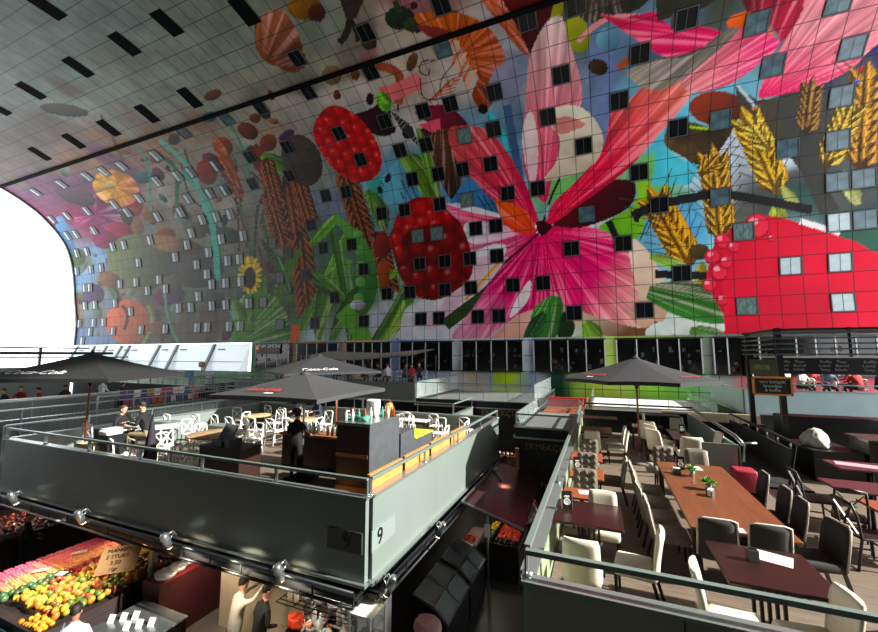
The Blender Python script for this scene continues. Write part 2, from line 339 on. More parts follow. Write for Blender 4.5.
stroke([(258,205),(255,240),(252,330)], 1.2, (50,80,40)); stroke([(342,310),(360,330),(362,345)], 9, (110,170,60)); blob(358, 305, 8, 5, 0, (215,215,220)); stroke([(294,345),(296,325)], 4, (220,110,50))
for k in range(18):
    an = k/18*2*PI; stroke([(250+4*math.cos(an), 276+5*math.sin(an)), (250+12*math.cos(an), 275+19*math.sin(an))], 1.5, (235,200,40) if k % 2 else (210,170,30))
blob(250, 278, 6, 11, 0, (60,55,25)); leaf((232,300),(246,318), 6, (120,190,70)); blob(247,328,8,8,0,(120,170,60))
# poppy-like red berry and big blackberry
blob(302, 160, 19, 27, -25, (85,75,65), (60,50,45))
berry([(327,107),(345,108),(365,124),(380,150),(380,171),(364,182),(341,175),(321,152),(313,128)], (225,38,28), (120,15,12), 1.0)
shape([(392,250),(388,238),(400,218),(408,224),(400,262)], (170,40,30), smooth=True); blob(382,245,8,14,0,(160,50,40)); blob(384,275,6,16,0,(190,90,40))
# the flower
P3 = [(448,135),(455,126),(485,129),(506,150),(517,170),(527,187),(540,226),(533,222),(495,201),(474,180),(456,160)]
shape([(455,195),(470,180),(495,200),(500,215),(470,214),(450,208)], (75,140,190), (60,115,165), [(455,190),(500,215)]); 
for k in range(4): stroke([(478+k*5, 196), (488+k*5, 212)], .6, (30,60,90))
shape([(440,208),(500,214),(540,230),(512,262),(478,302),(452,338),(425,344),(400,345),(405,310),(430,290)], (232,232,238), (225,222,228), [(500,240),(420,340)])
shape([(430,200),(470,212),(500,218),(538,231),(500,236),(470,230),(448,222)], (240,20,100), (250,120,160), [(530,230),(440,205)], veins=(541,231), vn=30, va=.3)
shape([(470,236),(538,233),(515,258),(480,290),(450,300),(446,290),(470,270),(500,248),(470,250)], (235,30,120), (245,170,195), [(530,235),(460,290)], veins=(541,231), vn=30, va=.35)
shape([(466,222),(500,225),(520,232),(500,240),(470,243)], (238,238,244), (240,170,200), [(470,230),(520,232)], veins=(541,231), vn=26, va=.15)
shape([(480,250),(505,245),(500,262),(475,285),(466,285)], (240,240,245))
shape(P3, (205,90,85), (225,60,90), [(455,135),(538,225)], veins=(541,231), vn=28, va=.3, c2=(240,15,105))
shape([(450,262),(512,258),(500,280),(465,300),(450,318),(430,330),(428,318),(445,300)], (235,200,215))
stroke([(512,262),(490,290),(462,312),(445,325)], 6, (60,80,40)); 
for k in range(9): stroke([(466+k*4, 300-k*4.6), (471+k*4, 292-k*4.2)], 1.4, (220,170,40))
shape([(538,234),(551,270),(554,300),(535,312),(508,322),(480,342),(452,338),(474,306),(504,264)], (238,10,110), (235,30,125), [(535,240),(470,335)], veins=(541,231), vn=36, va=.3, c2=(240,160,190))
shape([(554,298),(548,306),(520,314),(500,330),(488,344),(530,344),(545,330)], (235,195,180), (225,165,150), [(550,300),(500,340)])
shape([(516,300),(530,280),(528,300),(510,318)], (245,235,240))
shape([(541,231),(560,225),(590,227),(622,236),(640,243),(655,262),(668,298),(664,320),(647,331),(612,324),(585,316),(566,307),(553,285),(546,255)], (238,10,105), (245,40,125), [(545,235),(665,300)], veins=(541,231), vn=40, va=.3, c2=(240,200,180))
shape([(628,239),(640,243),(655,262),(668,298),(664,320),(647,331),(640,325),(640,300),(632,270)], (240,215,195), (205,165,140), [(635,250),(655,330)])
shape([(560,305),(600,318),(640,328),(660,322),(648,336),(620,340),(590,330),(565,320)], (225,200,175), (120,80,60), [(580,310),(620,340)]); leaf((655,322),(682,345), 4, (30,35,35))
leaf((556,296),(545,344), 16, (80,165,65), 4); leaf((525,344),(545,312), 8, (50,120,60)); leaf((585,322),(600,345), 10, (140,200,60)); shape([(563,312),(575,325),(568,342),(558,340)], (40,60,35))
shape([(552,222),(575,196),(605,182),(630,180),(636,190),(628,208),(600,222),(575,228)], (95,18,25), (55,12,18), [(575,200),(610,225)])
shape([(636,176),(650,184),(646,205),(638,238),(600,229),(612,218),(632,206),(638,192)], (150,205,60), (110,175,50), [(640,180),(610,230)]); shape([(605,222),(612,220),(620,238),(614,240)], (25,30,28), smooth=False)
P1 = [(544,203),(526,175),(522,140),(526,102),(529,60),(543,27),(560,16),(568,38),(580,78),(581,104),(570,120),(560,150),(552,180)]
shape(P1, (215,190,185), (235,120,140), [(555,20),(542,205)], veins=(541,231), vn=40, va=.28, c2=(238,15,105))
shape([(522,140),(530,110),(538,140),(536,180),(530,182)], (235,225,220), (235,190,200), [(525,110),(535,180)])
shape([(545,228),(552,205),(575,182),(602,150),(612,110),(629,100),(646,86),(680,80),(692,92),(678,113),(656,138),(629,168),(598,192),(578,206),(556,222)], (238,12,85), (235,40,85), [(550,225),(680,85)], veins=(541,231), vn=44, va=.3, c2=(240,125,110))
shape([(544,181),(556,162),(560,138),(548,122),(552,110),(566,105),(582,108),(596,121),(603,138),(598,159),(578,173)], (232,225,205), (205,185,165), [(565,110),(590,170)])
shape([(552,122),(566,116),(585,124),(575,130),(560,134)], (215,140,130)); 
shape([(496,200),(508,202),(527,211),(535,226),(531,235),(515,232),(502,220)], (250,105,15), (235,70,10), [(505,200),(525,232)], veins=(541,240), vn=20, va=.15)
stroke([(541,231),(550,200),(560,178)], 1.2, (60,5,25)); stroke([(541,231),(520,250),(505,262)], 1.2, (90,5,30)); shape([(536,222),(546,222),(552,227),(541,236)], (70,10,25)); shape([(545,212),(549,204),(547,220)], (150,190,220))
# petals, top right
shape([(600,14),(622,18),(653,12),(668,24),(700,26),(722,36),(675,57),(653,51),(634,38)], (200,40,80), (235,30,110), [(605,20),(680,55)], veins=(780,45), vn=30, va=.3)
shape([(748,-12),(830,-12),(812,5),(784,40),(777,34),(762,18),(748,14)], (120,12,38), (190,20,70), [(750,0),(785,30)], veins=(760,80), vn=20)
blob(745, 24, 18, 12, 0, (235,110,20)); shape([(760,20),(770,30),(778,45),(765,42)], (240,120,30))
shape([(691,92),(680,82),(690,62),(721,34),(745,28),(770,34),(779,45),(762,62),(732,83),(708,91)], (235,150,150), (235,60,125), [(690,60),(765,55)], veins=(640,120), vn=30, va=.3)
shape([(627,72),(656,60),(691,55),(725,30),(737,33),(697,68),(662,90),(639,85)], (165,155,142), (120,112,100), [(640,65),(700,70)], veins=(760,0), vn=40, va=.2)
shape([(759,97),(769,68),(783,44),(800,16),(818,-14),(900,-14),(890,30),(868,52),(851,69),(817,86),(780,94)], (240,30,110), (235,150,160), [(770,98),(800,30)], veins=(755,105), vn=30, va=.25)
blob(863, 71, 5, 5, 0, (220,60,60)); 
blob(717, 108, 28, 17, 0, (150,62,38), (80,35,25)); shape([(735,85),(757,100),(790,98),(800,150),(770,160),(745,130),(740,115)], (75,68,60), smooth=False); stroke([(737,85),(748,98),(756,108)], 1.6, (190,205,215)); blob(755,109,3,2,0,(220,160,40))
shape([(668,128),(690,122),(715,128),(735,122),(720,150),(700,165),(680,155),(665,145)], (105,82,52), (60,48,30), [(670,130),(710,160)], mottle=.5)
stroke([(690,127),(715,128),(748,118)], 1.2, (170,210,60)); shape([(656,148),(680,158),(700,166),(690,185),(652,185)], (95,205,225), smooth=False)
shape([(780,95),(812,88),(818,120),(830,150),(826,185),(840,210),(820,214),(800,170),(785,150)], (70,70,66), smooth=False)
wheat((806,132),(812,88), 10, (150,110,60), 6, False)
wheat((778,190),(748,122), 13, (215,165,55), 7); wheat((770,150),(752,125), 8, (225,185,80), 4, False); leaf((782,186),(800,212), 6, (190,200,110)); leaf((775,205),(782,225), 9, (185,205,80)); leaf((845,170),(858,205), 9, (200,205,130))
wheat((862,166),(868,78), 17, (195,140,60), 8); wheat((826,166),(850,110), 9, (215,175,80), 6); stroke([(846,95),(858,80)], 2, (80,120,220))
wheat((690,262),(655,200), 14, (220,155,45), 7); wheat((722,238),(714,160), 12, (215,160,60), 8); wheat((700,175),(714,160), 6, (200,150,60), 3)
leaf((702,262),(700,290), 7, (200,190,70)); blob(700, 252, 10, 8, 0, (90,75,45))
for k in range(5): stroke([(640+k*6, 240-k*5), (655+k*5, 205-k*6)], .6, (30,60,80))
stroke([(632,216),(655,206),(690,198),(720,194),(760,200),(812,210)], 4.5, (38,36,38)); stroke([(640,211),(636,222)], 2.5, (30,28,30)); stroke([(655,274),(708,276)], 4, (32,34,38))
leaf((648,292),(736,318), 19, (75,150,60), -4); leaf((650,256),(688,268), 6, (170,215,90)); leaf((690,330),(735,345), 10, (110,170,70)); shape([(646,330),(665,322),(676,345),(650,345)], (215,225,220))
berry([(713,247),(728,234),(756,220),(773,216),(797,222),(824,230),(848,241),(868,252),(905,275),(930,300),(930,345),(740,345),(726,318),(715,300),(707,282),(709,262)], (222,45,72), (200,30,55), 4)
P = S([(740,222),(900,262),(900,345),(745,345),(724,300)]); ix = region(catmull(P, 6, True)); C[ix] = np.array(lin((218,42,68)))*(.85+.3*N2(gx[ix]*.5, gt[ix]*.5))[:, None]
for u, v, r in ((722,241,8),(712,257,8),(719,272,9),(709,285,7),(726,262,7),(733,247,6),(757,226,13),(722,300,6),(771,238,4)):
    shape(ell(u, v, r, r), (170,18,45)); shape(ell(u+.5, v-.5, r*.86, r*.86), (228,60,85)); shape(ell(u-.5*r*.5, v-r*.35, r*.35, r*.28), (250,160,170))
stroke([(800,221),(840,233)], 3, (240,235,235)); shape([(838,225),(880,210),(900,262),(870,250),(850,238)], (60,100,85), smooth=False)
berry([(406,203),(420,197),(440,199),(448,211),(461,224),(471,252),(471,276),(452,293),(434,300),(416,296),(403,282),(396,265),(392,245),(394,222)], (150,14,22), (60,4,10), 1.5)
berry([(406,203),(420,197),(440,199),(446,209),(450,222),(430,224),(412,228),(402,240),(400,262),(394,245),(394,222)], (215,32,30), (110,8,12), 1.2)
shape([(655,-8),(724,-8),(705,8),(690,13),(657,21)], (52,50,40), smooth=False); shape([(672,14),(700,9),(696,24),(670,30)], (90,85,80), (50,50,55), [(672,14),(696,28)], smooth=False)
lum = C.mean(1, keepdims=True); C = np.clip(lum+(C-lum)*1.08, 0.002, 1)**1.1*.98
# ---------------------------------------------------------------- panel material
def panel_mat():
    m = bpy.data.materials.new('printed_panels'); m.use_nodes = True; nt = m.node_tree; N = nt.nodes; L = nt.links; b = N['Principled BSDF']
    at = N.new('ShaderNodeAttribute'); at.attribute_name = 'mural'; uv = N.new('ShaderNodeUVMap'); sp = N.new('ShaderNodeSeparateXYZ'); L.new(uv.outputs['UV'], sp.inputs[0])
    outs = []
    for ax, st_, off in (('X', 1.155, .08), ('Y', 1.19, 0.)):
        a = N.new('ShaderNodeMath'); a.operation = 'SUBTRACT'; L.new(sp.outputs[ax], a.inputs[0]); a.inputs[1].default_value = off
        d = N.new('ShaderNodeMath'); d.operation = 'DIVIDE'; L.new(a.outputs[0], d.inputs[0]); d.inputs[1].default_value = st_
        r = N.new('ShaderNodeMath'); r.operation = 'ROUND'; L.new(d.outputs[0], r.inputs[0])
        s = N.new('ShaderNodeMath'); s.operation = 'SUBTRACT'; L.new(d.outputs[0], s.inputs[0]); L.new(r.outputs[0], s.inputs[1])
        ab = N.new('ShaderNodeMath'); ab.operation = 'ABSOLUTE'; L.new(s.outputs[0], ab.inputs[0])
        lt = N.new('ShaderNodeMath'); lt.operation = 'LESS_THAN'; L.new(ab.outputs[0], lt.inputs[0]); lt.inputs[1].default_value = .022
        outs.append(lt)
    mx = N.new('ShaderNodeMath'); mx.operation = 'MAXIMUM'; L.new(outs[0].outputs[0], mx.inputs[0]); L.new(outs[1].outputs[0], mx.inputs[1])
    mu = N.new('ShaderNodeMath'); mu.operation = 'MULTIPLY'; mu.inputs[1].default_value = .75; L.new(mx.outputs[0], mu.inputs[0])
    mix = N.new('ShaderNodeMixRGB'); mix.inputs[2].default_value = (.01, .01, .012, 1); L.new(mu.outputs[0], mix.inputs[0]); L.new(at.outputs['Color'], mix.inputs[1]); L.new(mix.outputs[0], b.inputs['Base Color'])
    b.inputs['Roughness'].default_value = .5; b.inputs['Specular IOR Level'].default_value = .16
    return m
PM = panel_mat()
def grid_mesh(name, xs, ts, col):
    nx, nt_ = len(xs), len(ts); Y = np.interp(ts, TT, PR[:, 0]); Z = np.interp(ts, TT, PR[:, 1])
    co_ = np.zeros((nx, nt_, 3), np.float32); co_[:, :, 0] = np.array(xs)[:, None]; co_[:, :, 1] = Y; co_[:, :, 2] = Z
    i = np.arange(nx-1)[:, None]*nt_+np.arange(nt_-1)[None]; q = np.stack([i, i+nt_, i+nt_+1, i+1], -1).reshape(-1, 4)
    me = bpy.data.meshes.new(name); me.vertices.add(nx*nt_); me.vertices.foreach_set('co', co_.ravel())
    me.loops.add(q.size); me.loops.foreach_set('vertex_index', q.ravel().astype(np.int32)); me.polygons.add(len(q)); me.polygons.foreach_set('loop_start', (np.arange(len(q))*4).astype(np.int32)); me.polygons.foreach_set('loop_total', np.full(len(q), 4, np.int32))
    me.update(calc_edges=True)
    ca = me.color_attributes.new('mural', 'FLOAT_COLOR', 'POINT'); cc = np.ones((nx*nt_, 4), np.float32); cc[:, :3] = np.clip(col, 0, 1); ca.data.foreach_set('color', cc.ravel())
    uv = me.uv_layers.new(name='UVMap'); st_ = np.stack(np.broadcast_arrays(np.array(xs)[:, None], np.array(ts)[None]), -1).reshape(-1, 2).astype(np.float32); uv.data.foreach_set('uv', st_[q.ravel()].ravel())
    me.polygons.foreach_set('use_smooth', np.ones(len(q), bool)); me.materials.append(PM)
    o = bpy.data.objects.new(name, me); COL.objects.link(o); struct(o); return o
nT = int(np.searchsorted(TS, T_LINE)); C3 = C.reshape(len(XS), len(TS), 3)
grid_mesh('wall_back', XS, TS[:nT+1], C3[:, :nT+1].reshape(-1, 3))
grid_mesh('ceiling', XS, TS[nT:], C3[:, nT:].reshape(-1, 3))
XC = np.arange(-66.3, 22.1, .9); gx2, gt2 = np.meshgrid(XC, TS2, indexing='ij')
C2 = np.array(lin((80,80,76)))[None]*(.6+.8*N1(gx2.ravel()*.3, gt2.ravel()*.3))[:, None]*(1+.25*np.stack([N2(gx2.ravel()*.4, gt2.ravel()*.4)-.5, N3(gx2.ravel()*.4, gt2.ravel()*.4)-.5, N1(gx2.ravel()*.5+9, gt2.ravel()*.5)-.5], -1)*2)
grid_mesh('wall_front', XC, TS2, C2)
# dark channel along the vault, and the rim at its far mouth
y0, z0 = yz(T_LINE); m_black = mat('black_channel', (6,6,7), .9, spec=.1)
b = MB(); b.bar((-66.3, y0-.03, z0-.1), (22, y0-.03, z0-.1), .34, .14); struct(b.obj('trim_1', m_black))
b = MB()
for i in range(0, len(PR)-1, 3):
    p, q = PR[i], PR[min(i+3, len(PR)-1)]; b.bar((-66.35, p[0], p[1]), (-66.35, q[0], q[1]), .3, .3)
struct(b.obj('trim_2', mat('rim_grey', (70,72,76), .5)))
# ---------------------------------------------------------------- windows set into the vault
WIN = """36,0;168,24;126,45;81,69;35,93;5,112;237,2;187,95;145,112;106,126;72,140;40,154;293,52;231,124;265,113;189,138;151,151;117,162;100,168;83,173;59,182;33,190;220,171;253,161;289,150;291,178;255,188;228,195;213,198;195,177;182,181;161,186;136,194;191,203;178,207;155,212;111,200;84,207;65,213;
75,232;92,227;51,218;66,233;131,217;112,244;123,241;149,236;190,228;204,225;218,222;232,219;76,250;86,248;138,258;175,253;188,250;208,247;222,244;244,241;272,241;91,266;101,264;77,270;159,275;197,270;207,269;228,265;240,264;288,256;120,280;136,278;85,285;90,284;148,295;166,293;198,291;212,289;226,288;241,285;280,281;115,299;85,302;95,301;131,316;179,313;191,312;212,310;226,308;249,307;263,304;80,320;94,319;104,318;83,337;90,336;113,335;141,334;165,333;197,332;207,331;229,330;240,329;280,328;
440,1;362,25;444,52;373,76;312,97;528,24;566,12;562,76;548,118;495,94;451,106;424,113;386,124;341,137;362,163;401,153;427,148;465,138;494,131;584,147;491,166;463,172;413,182;439,178;327,200;347,195;440,206;467,201;508,195;538,190;382,215;405,213;312,228;352,247;324,252;476,230;496,228;418,239;437,236;364,272;307,279;420,266;445,263;470,260;497,257;572,249;586,214;387,296;410,294;335,300;445,291;471,288;513,286;543,283;364,323;315,326;421,320;439,319;478,318;499,317;574,313;
849,2;747,25;856,45;765,66;637,55;618,101;833,96;675,129;718,118;783,148;831,139;637,172;658,205;717,197;843,181;875,184;623,244;739,231;681,272;832,221;787,264;836,260;746,305;853,300;645,310;875,216;690,16"""
m_wfr = mat('window_frame_grey', (66,72,76), .6); m_wdk = mat('window_dark_glass', (14,17,20), .25, spec=.3)
m_wbl = mat('window_blue_glass', (70,95,105), .15, noise=.5, nscale=1.5); m_wwh = mat('window_painted_reflection', (185,200,205), .5, noise=.1, nscale=3)  # the whitish pane colour is a bright reflection, painted in
m_wmd = mat('window_half_reflection', (95,120,118), .2, noise=.5, nscale=2.5, stretch=(3,1,1))  # streaky mid tone: a partial reflection put into the pane colour
def win_mesh(kind):
    b = MB(); w = .5; b.box(-w, w, -w, w, -.02, .03)                      # pane; local z is the inward normal
    b.m = 1
    for a in ((-w-.05, -w, -w-.05, w+.05), (w, w+.05, -w-.05, w+.05), (-w, w, -w-.05, -w), (-w, w, w, w+.05)): b.box(*a, -.02, .07)
    b.box(-.012, .012, -w, w, .03, .04)
    if kind == 'split': b.m = 2; b.box(-w, w-.62, -w, w, .03, .036)  # pale strip paints the bright opening's reflection onto the pane
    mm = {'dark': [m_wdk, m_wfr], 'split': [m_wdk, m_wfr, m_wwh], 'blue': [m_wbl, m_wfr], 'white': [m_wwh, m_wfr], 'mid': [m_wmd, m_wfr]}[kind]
    return b.mesh('window_pane', mm)
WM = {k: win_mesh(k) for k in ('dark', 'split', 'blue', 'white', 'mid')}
hb = MB(); hb.box(-.56, .56, -.85, .85, -.02, .03); HATCH = hb.mesh('roof_hatch', mat('hatch_black', (10,11,12), .9, spec=.05))
white_px = {(832,221),(787,264),(836,260),(853,300)}; mid_px = {(739,231),(746,305),(467,201),(465,138),(437,236),(418,239)}
blue_px = {(849,2),(747,25),(856,45),(765,66),(833,96),(718,118),(783,148),(831,139),(717,197),(843,181),(875,184),(586,214),(444,52),(875,216),(231,124)}
wn = 0
seen = set()
for s_ in WIN.replace('\n', '').split(';'):
    u, v = [int(x) for x in s_.split(',')]; p = st(u, v)
    if not p: continue
    X, t = p; X = .08+1.155*(math.floor((X-.08)/1.155)+.5) if u > 560 else X; t = 1.19*(math.floor(t/1.19)+.5)
    if any(abs(X-a) < 1.05 and abs(t-c) < 1.05 for a, c in seen): continue
    seen.add((round(X, 2), round(t, 2)))
    y, z = yz(t); ya, za = yz(t-.3); yb, zb = yz(t+.3); d = Vector((0, yb-ya, zb-za)).normalized(); n = Vector((-1, 0, 0)).cross(d)
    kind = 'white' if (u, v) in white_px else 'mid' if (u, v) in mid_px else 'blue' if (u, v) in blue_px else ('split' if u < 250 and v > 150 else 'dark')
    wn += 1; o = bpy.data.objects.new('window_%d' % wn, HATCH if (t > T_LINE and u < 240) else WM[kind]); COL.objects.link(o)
    xa = Vector((1, 0, 0)); n = xa.cross(d)
    if n.dot(Vector((0, 8-y, 6-z))) < 0: n = -n; xa = -xa
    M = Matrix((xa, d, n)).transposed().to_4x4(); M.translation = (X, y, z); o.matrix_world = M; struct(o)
# ---------------------------------------------------------------- lower facade
fx = np.concatenate([np.arange(-66.3, -20, .3), np.arange(-20, 22, .12)]); fz = np.linspace(0, 7.32, 62)
FX, FZ = np.meshgrid(fx, fz, indexing='ij'); fc = np.zeros(FX.shape+(3,))
band = [(-66,(200,205,205)),(-30,(120,160,110)),(-25.5,(80,130,60)),(-24.5,(235,120,70)),(-23.9,(90,150,200)),(-20,(220,180,150)),(-15.6,(110,160,215)),(-14,(160,180,220)),(-11,(205,210,225)),(-9.4,(210,185,150)),(-8,(160,175,200)),(-7.6,(190,225,50)),(-6.2,(195,230,40)),(-5,(150,170,205)),(-4.3,(185,195,220)),(-3.3,(40,75,60)),(-2.6,(30,70,55)),(-1.9,(165,205,80)),(-.4,(190,215,70)),(1.2,(200,225,90)),(3,(150,215,70)),(5.5,(120,195,90)),(6.6,(150,180,160)),(7.5,(150,150,150)),(8.5,(215,95,105)),(22,(220,100,115))]
bx_ = [q[0] for q in band]
for k in range(3): fc[:, :, k] = np.interp(FX+.5*(N1(FX, FZ)-.5), bx_, [lin(q[1])[k] for q in band])
pl = [(-66,(190,195,195)),(-30,(90,150,120)),(-24.4,(235,110,60)),(-23.6,(90,160,215)),(-22,(230,170,140)),(-19.5,(232,190,160)),(-16,(110,160,220)),(-12,(200,220,240)),(-10.6,(225,228,232)),(-9.8,(225,228,232)),(-5.2,(205,208,225)),(-4.4,(180,190,220)),(1.1,(190,215,90)),(3,(170,210,90)),(7,(120,135,130)),(22,(110,110,110))]
up = np.stack([np.interp(FX, [q[0] for q in pl], [lin(q[1])[k] for q in pl]) for k in range(3)], -1)
fc = np.where((FZ > 4.7)[..., None], up, fc); fc *= (.85+.3*N2(FX*1.2, FZ*1.2))[..., None]
me = bpy.data.meshes.new('wall_lower'); nx, nz = len(fx), len(fz); v3 = np.stack([FX, np.full_like(FX, 30.0), FZ], -1).astype(np.float32)
i = np.arange(nx-1)[:, None]*nz+np.arange(nz-1)[None]; q = np.stack([i, i+nz, i+nz+1, i+1], -1).reshape(-1, 4)
xm = v3.reshape(-1, 3)[q[:, 0]]; q = q[~((xm[:, 0] < ony(250, 352, 29.9)[0]) & (xm[:, 2] > 4.3) & (xm[:, 2] < 7.25))]; me.from_pydata(v3.reshape(-1, 3).tolist(), [], q.tolist()); ca = me.color_attributes.new('mural', 'FLOAT_COLOR', 'POINT'); cc = np.ones((nx*nz, 4), np.float32); cc[:, :3] = fc.reshape(-1, 3); ca.data.foreach_set('color', cc.ravel())
uv = me.uv_layers.new(name='UVMap'); su = np.stack([FX, FZ], -1).reshape(-1, 2).astype(np.float32); uv.data.foreach_set('uv', su[q.ravel()].ravel()); me.materials.append(PM)
o = bpy.data.objects.new('wall_lower', me); COL.objects.link(o); struct(o)
# shopfront windows: dark glass with shelves of warm light wares behind white mullions
m_shop = mat('shop_glass', (9,10,11), .12, noise=.9, nscale=1.3, spec=.6); m_mull = mat('mullion_white', (190,195,195), .4); m_dkfr = mat('shop_frame', (22,24,26), .4)
m_ware = mat('shop_wares', (80,42,25), .7, noise=.8, nscale=5); m_wg = mat('shop_wares_grey', (40,46,46), .6, noise=.8, nscale=4)
for a, b_, n in ((256,289,3),(297,338,4),(346,391,5),(400,453,4),(462,523,4),(534,605,4),(617,702,4),(714,742,2),(742,878,7)):
    x0 = ony(a, 356, 29.9)[0]; x1 = ony(b_, 356, 29.9)[0]; wn += 1; b = MB(); b.box(x0, x1, 29.86, 29.95, 4.78, 7.12)
    b.m = 1
    for k in range(n+1): x = x0+(x1-x0)*k/n; b.box(x-.035, x+.035, 29.8, 29.88, 4.78, 7.12)
    b.m = 2; b.box(x0-.08, x1+.08, 29.78, 29.9, 7.08, 7.18); b.box(x0-.08, x1+.08, 29.78, 29.9, 4.7, 4.79)
    b.m = 3
    rr = random.Random(a)
    for k in range(int((x1-x0)*5)):
        x = rr.uniform(x0+.1, x1-.3); z = 4.9+rr.choice((.1, .5, .95, 1.3)); b.m = rr.choice((3, 4, 4, 0)); b.box(x, x+rr.uniform(.05, .25), 29.84, 29.87, z, z+rr.uniform(.1, .35))
    struct(b.obj('window_%d' % wn, [m_shop, m_mull, m_dkfr, m_ware, m_wg]))
# leaning white glazing towards the far mouth
m_lean = mat('leaning_glass', (170,200,205), .2, alpha=.6); 
xs_ = [ony(u, 352, 29.9)[0] for u in (78,95,107,122,130,160,178,215,250)]
for k in range(len(xs_)-1):
    wn += 1; b = MB(); x0, x1 = xs_[k], xs_[k+1]; b.add([(x0,29.9,7.2),(x1,29.9,7.2),(x1,28.6,4.3),(x0,28.6,4.3),(x0,29.98,7.2),(x1,29.98,7.2),(x1,29.7,4.3),(x0,29.7,4.3)], [(0,1,2,3),(4,7,6,5),(0,4,5,1),(3,2,6,7),(1,5,6,2),(0,3,7,4)])
    b.m = 1; b.bar((x0,29.86,7.2),(x0,28.56,4.3),.4,.1); b.bar((x0+.1,29.0,5.3),(x1-.1,29.0,5.3),.05,.05); b.bar((x0,28.56,4.3),(x1,28.56,4.3),.1,.1); b.bar((x0+1,29.5,6.6),(x0+2,29.5,6.6),.12,.12)
    struct(b.obj('window_%d' % wn, [m_lean, m_dkfr]))
# far end: a cable net of glass, and the deck beams before it
m_cab = mat('cable_grey', (150,158,162), .5)
b = MB()
for k in range(28): y = -9.5+k*1.45; b.bar((-66.2, y, 0), (-66.2, y, 9.5+2*math.sin(k)), .03, .03)
for z in (2,3.5,5,6.5,8,9.5): b.bar((-66.2, -10, z), (-66.2, 30, z), .03, .03)
wn += 1; struct(b.obj('window_%d' % wn, m_cab))
m_beam = mat('dark_beam', (34,36,40), .5)
for k, (z, h, X) in enumerate(((6.75,.16,-60),(6.05,.3,-55),(5.7,.12,-52))):
    b = MB(); b.box(X-.4, X+.4, 4, 28.5, z, z+h); struct(b.obj('trim_%d' % (3+k), m_beam))
b = MB()
for y in (6, 12, 18, 24): b.box(-60.2, -59.9, y-.1, y+.1, 0, 6.9)
struct(b.obj('trim_6', m_beam))
# ground floor of the market
m_floor = mat('floor_stone', (88,84,80), .35, noise=.12, nscale=1.5)
b = MB(); b.box(-66.3, 22, -10, 30, -.2, 0); struct(b.obj('floor', m_floor))

# unseen wall added at the right end, holds sky light off viewer-facing sides
b = MB(); b.box(22, 22.4, -10, 3.5, 0, 28.5); struct(b.obj('sky_blocker_right', mat('sky_blocker_grey', (70,72,72), .7)))
b = MB(); b.box(-66.3, 22, -10.3, -10, 0, 7.32); struct(b.obj('wall_front_lower', mat('shop_wall', (52,54,54), .5, noise=.5, nscale=.6)))
# ---------------------------------------------------------------- terraces on top of the market stalls
m_fas = mat('grey_green_panel', (128,140,134), .32, .25, noise=.06, nscale=.8, stretch=(1,1,.2)); m_cap = mat('brushed_cap', (160,172,170), .3, .7)
m_fasd = mat('olive_grey_panel', (142,152,122), .45, .05, noise=.05, nscale=.8)
m_deck = mat('deck_boards', (110,97,83), .55, noise=.3, nscale=3, stretch=(1,14,1)); m_under = mat('stall_soffit', (26,28,30), .6); m_steel = mat('steel', (165,172,172), .28, .85)
m_dsteel = mat('dark_steel', (40,44,46), .4, .6); m_glass = mat('rail_glass', (215,232,230), .08, alpha=.16); m_rail = mat('rail_paint', (128,146,140), .35, .4); m_blackp = mat('black_panel', (16,16,18), .5)
m_lampw = mat('spot_bulb', (255,215,150), .3, emit=14.)
SIDE = {'s': 'on the side facing the viewer', 'n': 'on the far side', 'w': 'on the left side', 'e': 'on the right side'}
def deck(short, x0, x1, y0, y1, sides, rails, top=3.6, bot=2.28, fl=2.9, fas=None, glass=False, railz=.32, posts=1.6, floor_m=None, thick=.22):
    fas = fas or m_fas; b = MB(); b.box(x0+.07, x1-.07, y0+.07, y1-.07, fl-thick, fl); struct(b.obj('floor', floor_m or m_deck)); out = {}
    E = {'s': ((x0,y0),(x1,y0)), 'n': ((x0,y1),(x1,y1)), 'w': ((x0,y0+.1),(x0,y1-.1)), 'e': ((x1,y0+.1),(x1,y1-.1))}
    for s in dict.fromkeys(sides+rails):
        (ax, ay), (bx, by) = E[s]; r = empty('parapet', 'parapet '+SIDE[s]+' of '+short, 'parapet', (ax, ay, bot)); out[s] = r; t = .05; dx, dy = bx-ax, by-ay; h = top-bot; sn = s in 'sn'
        if s in sides:
            b = MB(); b.box(0, dx, -t, t, 0, h) if sn else b.box(-t, t, 0, dy, 0, h); b.obj('panel', fas, r)
            b = MB(); b.box(-.04, dx+.04, -.09, .09, h, h+.035) if sn else b.box(-.09, .09, 0, dy, h, h+.035); b.obj('edge_cap', m_cap, r)
            g = {'s': (-.05, dx+.05, -.12, .02), 'n': (-.05, dx+.05, -.02, .12), 'w': (-.12, .02, -.1, dy), 'e': (-.02, .12, -.1, dy)}[s]; b = MB(); b.box(*g, -.05, 0); b.obj('lower_trim', m_cap, r)
        if s in rails:
            rt = h+railz; n = max(1, int(math.hypot(dx, dy)/posts)); b = MB(); b.bar((0, 0, rt), (dx, dy, rt), .065, .05); b.obj('handrail', m_rail, r)
            for k in range(n+1):
                k_ = k/n; px, py = dx*k_, dy*k_; b = MB(); b.bar((px, py, h), (px, py, rt), .02, .07); b.lathe([(.06,0),(.06,.02),(.02,.03)], 8, (px, py, h+.03)); b.obj('rail_post', m_steel, r)
            if glass:
                b = MB(); b.box(0, dx, -.01, .01, h+.02, rt-.02) if sn else b.box(-.01, .01, 0, dy, h+.02, rt-.02); b.obj('glass_panel', m_glass, r)
    return out
